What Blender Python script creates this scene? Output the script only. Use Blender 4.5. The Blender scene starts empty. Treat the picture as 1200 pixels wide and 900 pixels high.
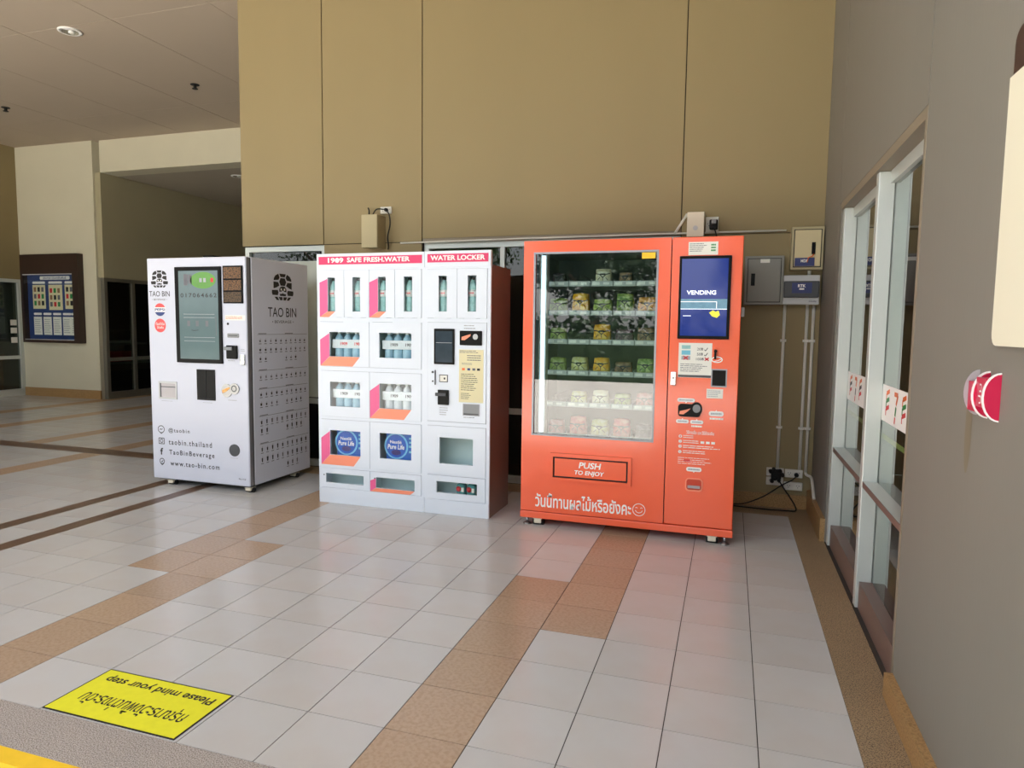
import bpy, bmesh, math, random
from mathutils import Vector, Matrix

scene = bpy.context.scene
COL = scene.collection
random.seed(7)
R_ = math.radians

# ------------------------------------------------------------------ camera
cd = bpy.data.cameras.new('camera')
cam = bpy.data.objects.new('camera', cd); COL.objects.link(cam)
cd.sensor_fit = 'HORIZONTAL'; cd.sensor_width = 36.0
cd.lens = 793.56 / 1200 * 36.0
cd.clip_start = 0.02; cd.clip_end = 400
CAMP = Vector((-0.1303, -2.5574, 1.3671))
RC = ((0.95174388, 0.30664073, 0.01245232),
      (0.03816675, -0.07800558, -0.99622208),
      (-0.30451091, 0.94862353, -0.08594482))
mw = Matrix.Identity(4)
for i in range(3):
    mw[i][0] = RC[0][i]; mw[i][1] = -RC[1][i]; mw[i][2] = -RC[2][i]; mw[i][3] = CAMP[i]
cam.matrix_world = mw
scene.camera = cam

# ------------------------------------------------------------------ light
scene.view_settings.view_transform = 'Standard'
scene.view_settings.look = 'None'
scene.view_settings.gamma = 1.0
scene.view_settings.use_curve_mapping = False
scene.view_settings.exposure = 1.42
try:
    scene.cycles.use_denoising = True
    scene.cycles.max_bounces = 10
    scene.cycles.diffuse_bounces = 5
    scene.cycles.glossy_bounces = 5
    scene.cycles.transparent_max_bounces = 12
    scene.cycles.sample_clamp_indirect = 6.0
except Exception:
    pass

world = bpy.data.worlds.new('sky'); scene.world = world
world.use_nodes = True
wn = world.node_tree; wn.nodes.clear()
wo = wn.nodes.new('ShaderNodeOutputWorld'); wb = wn.nodes.new('ShaderNodeBackground')
sk = wn.nodes.new('ShaderNodeTexSky'); sk.sky_type = 'NISHITA'
sk.sun_disc = False; sk.sun_elevation = R_(52); sk.sun_rotation = R_(20)
sk.air_density = 1.0; sk.dust_density = 4.0; sk.ozone_density = 1.0
wm = wn.nodes.new('ShaderNodeMix'); wm.data_type = 'RGBA'
wm.inputs[0].default_value = 0.5
wn.links.new(sk.outputs[0], wm.inputs[6])
wm.inputs[7].default_value = (6.0, 5.9, 5.8, 1)
wn.links.new(wm.outputs[2], wb.inputs[0]); wb.inputs[1].default_value = 0.22
wn.links.new(wb.outputs[0], wo.inputs[0])

sd = bpy.data.lights.new('sun', 'SUN'); sd.energy = 11.0; sd.angle = R_(0.6); sd.color = (1, .97, .93)
sun = bpy.data.objects.new('sun', sd); COL.objects.link(sun)
sun.rotation_euler = Vector((-0.42, -0.16, -1.3)).to_track_quat('-Z', 'Y').to_euler()   # from behind the building

# ------------------------------------------------------------------ materials
def lin(c):
    out = []
    for v in c[:3]:
        v = v / 255.0
        out.append(v / 12.92 if v <= 0.04045 else ((v + 0.055) / 1.055) ** 2.4)
    return tuple(out)

MATS = {}
def mat(name, rgb, rough=0.5, metal=0.0, spec=0.5, var=0.0, vscale=6.0, bump=0.0, bscale=60.0,
        emit=0.0, speck=None, island=0.0, coat=0.0, streak=False):
    """procedural principled; var = soft colour variation, speck = (rgb, scale, amount), island = per piece variation"""
    m = bpy.data.materials.new(name); m.use_nodes = True
    nt = m.node_tree; nd = nt.nodes; lk = nt.links
    b = nd['Principled BSDF']
    base = lin(rgb)
    b.inputs['Base Color'].default_value = (*base, 1)
    b.inputs['Roughness'].default_value = rough
    b.inputs['Metallic'].default_value = metal
    b.inputs['Specular IOR Level'].default_value = spec
    if coat:
        b.inputs['Coat Weight'].default_value = coat; b.inputs['Coat Roughness'].default_value = 0.08
    tc = nd.new('ShaderNodeTexCoord')
    src = None
    if var or speck or island:
        rgbn = nd.new('ShaderNodeRGB'); rgbn.outputs[0].default_value = (*base, 1); src = rgbn.outputs[0]
    geo = None
    vec = tc.outputs['Object']
    if streak:
        mp = nd.new('ShaderNodeMapping'); mp.inputs['Scale'].default_value = (1, 1, .18)
        lk.new(vec, mp.inputs[0]); vec = mp.outputs[0]
    def fade(src, fac_socket, amount):
        hv = nd.new('ShaderNodeHueSaturation')
        mr = nd.new('ShaderNodeMapRange')
        mr.inputs[3].default_value = 1 - amount; mr.inputs[4].default_value = 1 + amount
        lk.new(fac_socket, mr.inputs[0]); lk.new(mr.outputs[0], hv.inputs['Value']); lk.new(src, hv.inputs['Color'])
        return hv.outputs[0]
    if var:
        nz = nd.new('ShaderNodeTexNoise'); nz.inputs['Scale'].default_value = vscale
        nz.inputs['Detail'].default_value = 5
        lk.new(vec, nz.inputs['Vector'])
        src = fade(src, nz.outputs['Fac'], var)
    if speck:
        vz = nd.new('ShaderNodeTexNoise'); vz.inputs['Scale'].default_value = speck[1]; vz.inputs['Detail'].default_value = 3
        lk.new(tc.outputs['Object'], vz.inputs['Vector'])
        rp = nd.new('ShaderNodeValToRGB'); rp.color_ramp.elements[0].position = 0.44; rp.color_ramp.elements[1].position = 0.62
        lk.new(vz.outputs['Fac'], rp.inputs[0])
        ml = nd.new('ShaderNodeMath'); ml.operation = 'MULTIPLY'; ml.inputs[1].default_value = speck[2]
        lk.new(rp.outputs[0], ml.inputs[0])
        mx = nd.new('ShaderNodeMix'); mx.data_type = 'RGBA'
        lk.new(ml.outputs[0], mx.inputs[0]); lk.new(src, mx.inputs[6]); mx.inputs[7].default_value = (*lin(speck[0]), 1)
        src = mx.outputs[2]
    if island:
        geo = nd.new('ShaderNodeNewGeometry'); oi = nd.new('ShaderNodeObjectInfo')
        ad = nd.new('ShaderNodeMath'); ad.operation = 'ADD'
        lk.new(geo.outputs['Random Per Island'], ad.inputs[0]); lk.new(oi.outputs['Random'], ad.inputs[1])
        fr = nd.new('ShaderNodeMath'); fr.operation = 'FRACT'; lk.new(ad.outputs[0], fr.inputs[0])
        src = fade(src, fr.outputs[0], island)
    if src is not None:
        lk.new(src, b.inputs['Base Color'])
    if emit:
        b.inputs['Emission Strength'].default_value = emit
        if src is not None: lk.new(src, b.inputs['Emission Color'])
        else: b.inputs['Emission Color'].default_value = (*base, 1)
    if bump:
        nb = nd.new('ShaderNodeTexNoise'); nb.inputs['Scale'].default_value = bscale; nb.inputs['Detail'].default_value = 4
        lk.new(vec, nb.inputs['Vector'])
        bp = nd.new('ShaderNodeBump'); bp.inputs['Strength'].default_value = bump; bp.inputs['Distance'].default_value = 0.01
        lk.new(nb.outputs['Fac'], bp.inputs['Height']); lk.new(bp.outputs[0], b.inputs['Normal'])
    MATS[name] = m
    return m

def glass_mat(name, tint=(235, 245, 240), gain=1.7, rough=0.0):
    m = bpy.data.materials.new(name); m.use_nodes = True
    nt = m.node_tree; nd = nt.nodes; lk = nt.links; nd.clear()
    out = nd.new('ShaderNodeOutputMaterial'); mix = nd.new('ShaderNodeMixShader')
    tr = nd.new('ShaderNodeBsdfTransparent'); tr.inputs[0].default_value = (*lin(tint), 1)
    gl = nd.new('ShaderNodeBsdfGlossy'); gl.inputs['Roughness'].default_value = rough
    fr = nd.new('ShaderNodeFresnel'); fr.inputs['IOR'].default_value = 1.5
    ge = nd.new('ShaderNodeNewGeometry')
    sb = nd.new('ShaderNodeMath'); sb.operation = 'SUBTRACT'; sb.inputs[0].default_value = 1.0
    lk.new(ge.outputs['Backfacing'], sb.inputs[1])
    mu = nd.new('ShaderNodeMath'); mu.operation = 'MULTIPLY'; lk.new(fr.outputs[0], mu.inputs[0]); lk.new(sb.outputs[0], mu.inputs[1])
    m2 = nd.new('ShaderNodeMath'); m2.operation = 'MULTIPLY'; m2.inputs[1].default_value = gain; m2.use_clamp = True
    lk.new(mu.outputs[0], m2.inputs[0])
    lk.new(m2.outputs[0], mix.inputs[0]); lk.new(tr.outputs[0], mix.inputs[1]); lk.new(gl.outputs[0], mix.inputs[2])
    lk.new(mix.outputs[0], out.inputs[0])
    MATS[name] = m
    return m

mat('tile', (198, 197, 194), rough=.2, spec=.5, var=.05, vscale=5, island=.035, speck=((188, 178, 168), 3.0, .3))
mat('tan_tile', (182, 157, 132), rough=.26, spec=.45, var=.10, vscale=40, island=.05, speck=((162, 134, 106), 70, .5))
mat('grout', (58, 52, 46), rough=.9)
mat('pebble', (170, 146, 112), rough=.55, var=.15, vscale=4, speck=((78, 62, 48), 220, .85), bump=.5, bscale=220)
mat('pebble_grey', (190, 180, 170), rough=.7, var=.08, vscale=5, speck=((104, 92, 84), 240, .8), bump=.5, bscale=240)
mat('granite', (112, 88, 70), rough=.35, var=.1, vscale=10, speck=((70, 54, 44), 150, .7))
mat('skirting', (176, 140, 92), rough=.4, speck=((130, 96, 58), 140, .7))
mat('yellow_paint', (246, 200, 40), rough=.6, var=.1, vscale=20)
mat('asphalt', (200, 196, 188), rough=.9, var=.12, vscale=.8)
mat('wall_tan', (144, 128, 91), rough=.65, var=.07, vscale=1.3, streak=True, bump=.05, bscale=90)
mat('wall_grey', (127, 123, 114), rough=.6, var=.08, vscale=2.2, streak=True, bump=.05, bscale=90)
mat('wall_cream', (210, 204, 180), rough=.7, var=.05, vscale=2.0)
mat('wall_olive', (172, 164, 134), rough=.7, var=.06, vscale=2.0)
mat('joint_dark', (40, 34, 26), rough=.9)
mat('ceiling_paint', (182, 167, 148), rough=.75, var=.05, vscale=.9)
mat('ceiling_low', (180, 170, 152), rough=.75, var=.05, vscale=.9)
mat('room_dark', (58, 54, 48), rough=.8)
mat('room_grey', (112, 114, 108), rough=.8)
mat('aluminium', (205, 210, 205), rough=.35, metal=.25)
mat('alu_dull', (120, 116, 104), rough=.45, metal=.4)
mat('frame_brown', (124, 102, 94), rough=.4, metal=.1); mat('strip_yellow', (190, 188, 110), rough=.5)
mat('frame_taupe', (136, 124, 106), rough=.5)
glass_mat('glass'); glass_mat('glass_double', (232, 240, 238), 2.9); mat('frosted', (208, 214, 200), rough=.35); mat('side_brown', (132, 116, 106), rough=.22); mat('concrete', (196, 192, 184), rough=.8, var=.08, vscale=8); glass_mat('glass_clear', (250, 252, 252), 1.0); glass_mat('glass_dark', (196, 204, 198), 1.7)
mat('white_steel', (207, 210, 223), rough=.28, spec=.5)
mat('white_locker', (226, 233, 243), rough=.25, spec=.5)
mat('steel_edge', (150, 150, 156), rough=.35, metal=.6)
mat('red_steel', (252, 106, 68), rough=.2, spec=.5, coat=.3)
mat('red_dark', (200, 58, 28), rough=.3)
mat('black_plastic', (9, 9, 10), rough=.3, spec=.14)
mat('black_matte', (22, 22, 22), rough=.7)
mat('dark_grey', (66, 68, 72), rough=.4)
mat('mid_grey', (140, 142, 144), rough=.45)
mat('light_grey', (196, 198, 198), rough=.4)
mat('print_black', (28, 26, 28), rough=.5)
mat('print_grey', (104, 104, 110), rough=.5)
mat('print_lightgrey', (168, 170, 174), rough=.5)
mat('print_white', (246, 244, 240), rough=.45)
mat('print_red', (214, 40, 46), rough=.45)
mat('print_coral', (232, 84, 84), rough=.45)
mat('print_blue', (36, 60, 120), rough=.45)
mat('print_pink', (222, 52, 104), rough=.35)
mat('decal_pink', (240, 96, 150), rough=.35)
mat('decal_orange', (255, 150, 116), rough=.35)
mat('print_green', (40, 140, 70), rough=.45)
mat('print_orange', (232, 110, 40), rough=.45)
mat('paper', (240, 238, 228), rough=.7)
mat('paper_beige', (232, 222, 180), rough=.7)
mat('paper_blue', (120, 196, 216), rough=.6)
mat('chrome', (220, 222, 224), rough=.15, metal=1.0)
mat('zinc', (150, 150, 150), rough=.3, metal=.9)
mat('ivory', (226, 218, 196), rough=.5)
mat('pvc_white', (224, 222, 212), rough=.45)
mat('box_beige', (206, 192, 150), rough=.5)
mat('box_grey', (136, 136, 128), rough=.45)
mat('box_tan', (176, 164, 128), rough=.55)
mat('sticker_blue', (44, 54, 110), rough=.4)
mat('sticker_yellow', (250, 200, 30), rough=.45)
mat('sign_yellow', (232, 228, 40), rough=.7, var=.08, vscale=30)
mat('sign_cream', (232, 226, 202), rough=.5)
mat('sign_brown', (62, 40, 34), rough=.5)
mat('rubber', (20, 20, 20), rough=.8)
mat('led', (206, 232, 250), emit=.9)
mat('screen_teal', (92, 110, 112), rough=.12, emit=.10, var=.12, vscale=4)
mat('screen_green', (84, 136, 52), rough=.12, emit=.10, var=.15, vscale=18)
mat('screen_dim', (44, 54, 66), rough=.12, emit=.10, var=.35, vscale=14)
mat('screen_blue', (30, 46, 116), rough=.06, emit=.22)
mat('screen_pale', (90, 130, 150), rough=.08, emit=.2, var=.3, vscale=40)
mat('screen_yellow', (210, 206, 60), rough=.1, emit=.3)
mat('screen_white', (230, 236, 246), rough=.1, emit=.5)
mat('beans', (120, 84, 48), rough=.5, speck=((34, 22, 14), 90, .95), bump=.6, bscale=90)
mat('beans_dark', (92, 70, 44), rough=.5, speck=((28, 22, 14), 100, .95), bump=.6, bscale=100)
mat('tray_inside', (130, 140, 142), rough=.4)
mat('vend_inside', (92, 100, 102), rough=.5)
mat('locker_inside', (214, 234, 234), rough=.5)
mat('bottle_teal', (160, 206, 204), rough=.12, spec=.6, var=.25, vscale=40)
mat('bottle_blue', (176, 212, 230), rough=.12, spec=.6, var=.2, vscale=30)
mat('bottle_label', (232, 238, 236), rough=.4)
mat('cap_black', (34, 34, 38), rough=.4)
mat('pack_blue', (28, 96, 190), rough=.2, var=.25, vscale=12)
mat('pack_rim', (120, 196, 240), rough=.25)
mat('pack_oval', (30, 90, 196), rough=.2, var=.15, vscale=9)
mat('pack_deep', (56, 40, 120), rough=.3)
mat('film_white', (230, 236, 240), rough=.2, var=.1, vscale=40)
mat('item_teal', (70, 150, 150), rough=.5)
mat('wood', (150, 110, 74), rough=.5, var=.15, vscale=9)
mat('board_blue', (44, 66, 120), rough=.5)
mat('board_brown', (52, 36, 28), rough=.4)
mat('leaf', (50, 78, 36), rough=.6, island=.35)
mat('leaf_dark', (36, 60, 28), rough=.6, island=.35)
mat('bark', (94, 78, 62), rough=.9, var=.2, vscale=10)
mat('magenta_red', (196, 24, 70), rough=.3)
mat('clear_plastic', (176, 170, 172), rough=.2)
mat('stain', (124, 114, 94), rough=.6, var=.1, vscale=12)
for nm, c1, c2 in [('green', (120, 150, 70), (190, 205, 130)), ('lime', (150, 170, 80), (215, 220, 150)),
                   ('mango', (240, 170, 30), (255, 214, 90)), ('pale', (214, 206, 130), (240, 236, 190)),
                   ('orange', (228, 150, 60), (250, 200, 120)), ('purple', (96, 70, 84), (150, 120, 130)),
                   ('brown', (120, 90, 70), (176, 140, 104)), ('cream', (226, 214, 180), (246, 240, 220)),
                   ('pink', (206, 120, 120), (236, 176, 170)), ('melon', (222, 90, 84), (240, 150, 130)),
                   ('plum', (70, 58, 66), (120, 110, 116))]:
    mat('fruit_' + nm, c1, rough=.25, speck=(c2, 26, .8), bump=.5, bscale=30)

# ------------------------------------------------------------------ mesh helpers
class MB:
    """collects quads and polygons in world coordinates"""
    def __init__(s): s.v = []; s.f = []; s.smooth = set()
    def poly(s, pts, flip=False):
        n = len(s.v); s.v += [tuple(p) for p in pts]
        idx = list(range(n, n + len(pts)))
        s.f.append(idx[::-1] if flip else idx); return s
    def box(s, x0, x1, y0, y1, z0, z1):
        n = len(s.v)
        s.v += [(x0, y0, z0), (x1, y0, z0), (x1, y1, z0), (x0, y1, z0), (x0, y0, z1), (x1, y0, z1), (x1, y1, z1), (x0, y1, z1)]
        for q in ((3, 2, 1, 0), (4, 5, 6, 7), (0, 1, 5, 4), (1, 2, 6, 5), (2, 3, 7, 6), (3, 0, 4, 7)):
            s.f.append([n + i for i in q])
        return s
    def bbox(s, x0, x1, y0, y1, z0, z1, r=.006, seg=2):
        bm = bmesh.new(); bmesh.ops.create_cube(bm, size=1)
        for v in bm.verts:
            v.co = Vector(((x0 + x1) / 2 + v.co.x * (x1 - x0), (y0 + y1) / 2 + v.co.y * (y1 - y0), (z0 + z1) / 2 + v.co.z * (z1 - z0)))
        bmesh.ops.bevel(bm, geom=bm.edges[:], offset=r, segments=seg, profile=.5, affect='EDGES')
        return s.addbm(bm)
    def addbm(s, bm):
        n = len(s.v); bm.verts.ensure_lookup_table()
        s.v += [tuple(v.co) for v in bm.verts]
        for f in bm.faces: s.f.append([n + v.index for v in f.verts])
        bm.free(); return s
    def frame(s, x0, x1, z0, z1, hx0, hx1, hz0, hz1, y0, y1):
        """rectangular plate in XZ with a rectangular hole, y0 the front"""
        n = len(s.v)
        for y in (y0, y1):
            s.v += [(x0, y, z0), (x1, y, z0), (x1, y, z1), (x0, y, z1), (hx0, y, hz0), (hx1, y, hz0), (hx1, y, hz1), (hx0, y, hz1)]
        for i in range(4):
            j = (i + 1) % 4
            s.f.append([n + i, n + j, n + 4 + j, n + 4 + i])
            s.f.append([n + 8 + j, n + 8 + i, n + 12 + i, n + 12 + j])
            s.f.append([n + j, n + i, n + 8 + i, n + 8 + j])
            s.f.append([n + 4 + i, n + 4 + j, n + 12 + j, n + 12 + i])
        return s
    def lathe(s, c, prof, seg=16, axis='z'):
        """prof: list of (r, h) from bottom to top"""
        n = len(s.v); P = len(prof)
        for r, h in prof:
            for k in range(seg):
                a = 2 * math.pi * k / seg
                p = (r * math.cos(a), r * math.sin(a), h)
                if axis == 'y': p = (p[0], h, -p[1])
                if axis == 'x': p = (h, p[0], p[1])
                s.v.append((c[0] + p[0], c[1] + p[1], c[2] + p[2]))
        for i in range(P - 1):
            for k in range(seg):
                k2 = (k + 1) % seg
                s.smooth.add(len(s.f))
                s.f.append([n + i * seg + k, n + i * seg + k2, n + (i + 1) * seg + k2, n + (i + 1) * seg + k])
        s.f.append([n + k for k in range(seg)][::-1]); s.f.append([n + (P - 1) * seg + k for k in range(seg)])
        return s
    def cyl(s, c, r, h, seg=16, axis='z'):
        return s.lathe(c, [(r, 0), (r, h)], seg, axis)
    def tube(s, pts, r, seg=8):
        pts = [Vector(p) for p in pts]; n = len(s.v); up = Vector((0.123, 0.31, 0.94))
        for i, p in enumerate(pts):
            t = (pts[min(i + 1, len(pts) - 1)] - pts[max(i - 1, 0)]).normalized()
            a = t.cross(up)
            if a.length < .05: a = t.cross(Vector((1, 0, 0)))
            a.normalize(); b = t.cross(a)
            for k in range(seg):
                w = 2 * math.pi * k / seg
                s.v.append(tuple(p + a * (r * math.cos(w)) + b * (r * math.sin(w))))
        for i in range(len(pts) - 1):
            for k in range(seg):
                k2 = (k + 1) % seg; s.smooth.add(len(s.f))
                s.f.append([n + i * seg + k, n + (i + 1) * seg + k, n + (i + 1) * seg + k2, n + i * seg + k2])
        s.f.append([n + k for k in range(seg)]); s.f.append([n + (len(pts) - 1) * seg + k for k in range(seg)][::-1])
        return s
    def prism(s, poly, fr, d):
        """poly in (u,v) on a frame fr=(origin,u,v,n); extruded by d along -n"""
        o, u, v, nn = fr; n = len(s.v); k = len(poly)
        for e in (0, -d):
            for a, b in poly: s.v.append(tuple(o + u * a + v * b + nn * e))
        s.f.append(list(range(n, n + k))); s.f.append(list(range(n + k, n + 2 * k))[::-1])
        for i in range(k):
            j = (i + 1) % k
            s.f.append([n + j, n + i, n + k + i, n + k + j])
        return s
    def flat(s, poly, fr, e=0.0):
        o, u, v, nn = fr
        return s.poly([o + u * a + v * b + nn * e for a, b in poly])

ORI = {}
def props(o, label=None, cat=None, group=None, kind=None):
    if label: o['label'] = label
    if cat: o['category'] = cat
    if group: o['group'] = group
    if kind: o['kind'] = kind
    return o

def build(mb, name, m, parent=None, origin=None):
    if parent is not None: org = ORI[parent.name]
    elif origin is not None: org = Vector(origin)
    else:
        xs = [v[0] for v in mb.v]; ys = [v[1] for v in mb.v]; zs = [v[2] for v in mb.v]
        org = Vector(((min(xs) + max(xs)) / 2, (min(ys) + max(ys)) / 2, min(zs)))
    me = bpy.data.meshes.new(name)
    me.from_pydata([(v[0] - org.x, v[1] - org.y, v[2] - org.z) for v in mb.v], [], mb.f)
    if mb.smooth:
        for i in mb.smooth: me.polygons[i].use_smooth = True
    me.materials.append(MATS[m] if isinstance(m, str) else m)
    o = bpy.data.objects.new(name, me); COL.objects.link(o)
    if parent is not None: o.parent = parent
    else: o.location = org
    ORI[o.name] = org
    return o

def thing(name, loc, label, cat, group=None):
    o = bpy.data.objects.new(name, None); COL.objects.link(o)
    o.location = loc; o.empty_display_size = .1
    ORI[o.name] = Vector(loc)
    return props(o, label, cat, group)

def struct(mb, name, m, parent=None, label=None):
    o = build(mb, name, m, parent, origin=(0, 0, 0) if parent is None else None)
    if parent is None: o['kind'] = 'structure'
    if label: o['label'] = label
    return o

def FX(y): return (Vector((0, y, 0)), Vector((1, 0, 0)), Vector((0, 0, 1)), Vector((0, -1, 0)))     # faces -Y
def SX(x): return (Vector((x, 0, 0)), Vector((0, 1, 0)), Vector((0, 0, 1)), Vector((1, 0, 0)))      # faces +X
def WX(x): return (Vector((x, 0, 0)), Vector((0, -1, 0)), Vector((0, 0, 1)), Vector((-1, 0, 0)))    # faces -X

TXT = {}
def text_geo(s, bold=0.0, shear=0.0, space=1.0):
    key = (s, bold, shear, space)
    if key not in TXT:
        cu = bpy.data.curves.new('lettering', 'FONT'); cu.body = s; cu.size = 1; cu.offset = bold; cu.shear = shear; cu.space_character = space
        cu.resolution_u = 3; cu.fill_mode = 'FRONT'
        ob = bpy.data.objects.new('lettering', cu); COL.objects.link(ob)
        dg = bpy.context.evaluated_depsgraph_get(); dg.update()
        me = bpy.data.meshes.new_from_object(ob.evaluated_get(dg))
        vs = [(v.co.x, v.co.y) for v in me.vertices]; fs = [list(p.vertices) for p in me.polygons]
        nz = [p.normal.z for p in me.polygons]
        fs = [f if z >= 0 else f[::-1] for f, z in zip(fs, nz)]
        bpy.data.objects.remove(ob); bpy.data.curves.remove(cu); bpy.data.meshes.remove(me)
        TXT[key] = (vs, fs)
    return TXT[key]

def add_text(mb, s, u0, u1, v0, v1, fr, e=.0008, bold=0.0, shear=0.0, keep=False, space=1.0):
    vs, fs = text_geo(s, bold, shear, space)
    if not vs: return mb
    a0 = min(v[0] for v in vs); a1 = max(v[0] for v in vs); b0 = min(v[1] for v in vs); b1 = max(v[1] for v in vs)
    su = (u1 - u0) / max(a1 - a0, 1e-6); sv = (v1 - v0) / max(b1 - b0, 1e-6)
    if keep: su = sv = min(su, sv)
    o, u, v, nn = fr; n = len(mb.v)
    for x, y in vs:
        mb.v.append(tuple(o + u * (u0 + (x - a0) * su) + v * (v0 + (y - b0) * sv) + nn * e))
    for f in fs: mb.f.append([n + i for i in f])
    return mb

def rectp(u0, u1, v0, v1): return [(u0, v0), (u1, v0), (u1, v1), (u0, v1)]
def ell(cu, cv, ru, rv, n=24, a0=0, a1=2 * math.pi):
    full = abs(a1 - a0 - 2 * math.pi) < 1e-6
    return [(cu + ru * math.cos(a0 + (a1 - a0) * i / (n if full else n - 1)), cv + rv * math.sin(a0 + (a1 - a0) * i / (n if full else n - 1))) for i in range(n)]
def rrect(u0, u1, v0, v1, r, n=5):
    out = []
    for cu, cv, a in ((u1 - r, v0 + r, -90), (u1 - r, v1 - r, 0), (u0 + r, v1 - r, 90), (u0 + r, v0 + r, 180)):
        for i in range(n):
            w = R_(a + 90 * i / (n - 1)); out.append((cu + r * math.cos(w), cv + r * math.sin(w)))
    return out
def ring(mb, cu, cv, ru, rv, t, fr, e, n=24, a0=0, a1=2 * math.pi):
    for i in range(n):
        p = a0 + (a1 - a0) * i / n; q = a0 + (a1 - a0) * (i + 1) / n
        mb.flat([(cu + ru * math.cos(p), cv + rv * math.sin(p)), (cu + ru * math.cos(q), cv + rv * math.sin(q)),
                 (cu + (ru - t) * math.cos(q), cv + (rv - t) * math.sin(q)), (cu + (ru - t) * math.cos(p), cv + (rv - t) * math.sin(p))][::-1], fr, e)
    return mb
def stroke(mb, pts, w, fr, e):
    for (a, b), (c, d) in zip(pts, pts[1:]):
        L = math.hypot(c - a, d - b) or 1; nx, ny = -(d - b) / L * w / 2, (c - a) / L * w / 2
        mb.flat([(a - nx, b - ny), (c - nx, d - ny), (c + nx, d + ny), (a + nx, b + ny)], fr, e)
    return mb

# ------------------------------------------------------------------ the setting: ground and floor
XR, YB, CZ = .495, 2.95, 4.39
struct(MB().box(-60, 40, -60, -1.21, -.35, -.15), 'road', 'asphalt')
struct(MB().box(-14, XR, -1.145, -1.085, -.3, 0.0), 'trim_1', 'yellow_paint')
struct(MB().box(-14, XR, -1.21, -1.145, -.3, -.02), 'trim_4', 'concrete')
floor = struct(MB().box(-14, .62, -1.085, 16, -.3, -.0025), 'floor', 'grout')
struct(MB().box(-14, .47, -1.085, -.893, -.0025, 0), 'front_strip', 'pebble_grey', floor)
struct(MB().box(.322, .495, -.893, 2.95, -.0025, .0005), 'side_strip', 'pebble', floor)
struct(MB().box(-4.64, .322, 2.683, 2.95, -.0025, .0005), 'back_strip', 'pebble', floor)
struct(MB().box(-12.3, -4.64, 2.683, 2.905, -.0025, .0005), 'cross_strip', 'granite', floor)
for a, b in ((-4.74, -4.615), (-4.32, -4.20)):
    struct(MB().box(a, b, -.893, 2.683, -.0025, .0005), 'granite_strip', 'granite', floor)

TAN_COLS = ((-6.46, -6.20), (-7.62, -7.35), (-9.15, -8.87), (-10.5, -10.2))
xl = []                                                      # tile columns (x0, x1, kind)
for c in range(-14, 1):
    xl.append((c * .3 + .006 * (c == 0), (c + 1) * .3 + (.006 if c == -1 else 0) if c < 0 else .322, c))
xl.append((-4.615, -4.32, 'w'))
def cols(a, b, n):
    for i in range(n): xl.append((a + (b - a) * i / n, a + (b - a) * (i + 1) / n, 'w'))
cols(-6.20, -4.74, 5); xl.append((-6.46, -6.20, 't')); cols(-7.35, -6.46, 3); xl.append((-7.62, -7.35, 't2'))
cols(-8.87, -7.62, 4); xl.append((-9.15, -8.87, 't2')); cols(-10.2, -9.15, 4); xl.append((-10.5, -10.2, 't2')); cols(-12.3, -10.5, 6)
yl = [(-.9 + .3 * i, -.9 + .3 * (i + 1), i - 3) for i in range(12)]
yl[0] = (-.893, -.6, -3); yl[-1] = (2.4, 2.683, 8)
yfar = [(2.905 + .3 * i, 2.905 + .3 * (i + 1), 20 + i) for i in range(16)]
tiles = []
for x0, x1, c in xl:
    for y0, y1, r in yl + (yfar if x1 < -4.6 else []):
        if isinstance(c, int):
            tan = (c in (-4, -10) and r < 3) or (c in (-3, -11) and r >= 1)
        else:
            tan = c == 't' or (c == 't2' and r >= 20)
        tiles.append((x0, x1, y0, y1, tan))
def seen(t):
    """how much of the picture a tile fills, to decide which are built singly"""
    q = []
    for x, y in ((t[0], t[2]), (t[1], t[2]), (t[1], t[3]), (t[0], t[3])):
        d = Vector((x, y, 0)) - CAMP
        c = [sum(RC[i][k] * d[k] for k in range(3)) for i in range(3)]
        if c[2] < .1: return 0
        q.append((600 + 793.6 * c[0] / c[2], 450 + 793.6 * c[1] / c[2]))
    cx = sum(p[0] for p in q) / 4; cy = sum(p[1] for p in q) / 4
    if not (-60 < cx < 1260 and 0 < cy < 960): return 0
    if t[3] > 1.9 and -4.72 < t[0] and t[1] < -.07: return 0
    return abs(sum(q[i][0] * q[(i + 1) % 4][1] - q[(i + 1) % 4][0] * q[i][1] for i in range(4))) / 2
tiles.sort(key=seen, reverse=True)
TM = {}
G = .0018
rest = {False: MB(), True: MB()}
for k, (x0, x1, y0, y1, tan) in enumerate(tiles):
    if k < 300:
        w, d = round(x1 - x0 - 2 * G, 4), round(y1 - y0 - 2 * G, 4); key = (w, d, tan)
        if key not in TM:
            mb = MB().box(-w / 2, w / 2, -d / 2, d / 2, -.0025, 0)
            me = bpy.data.meshes.new('tile'); me.from_pydata(mb.v, [], mb.f)
            me.materials.append(MATS['tan_tile' if tan else 'tile']); TM[key] = me
        o = bpy.data.objects.new('tile', TM[key]); COL.objects.link(o); o.parent = floor
        o.location = ((x0 + x1) / 2, (y0 + y1) / 2, .0005)
    else:
        rest[tan].box(x0 + G, x1 - G, y0 + G, y1 - G, -.0025, .0005)
for tan in (False, True):
    o = build(rest[tan], 'far_tiles', 'tan_tile' if tan else 'tile', floor); o['kind'] = 'stuff'

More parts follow.
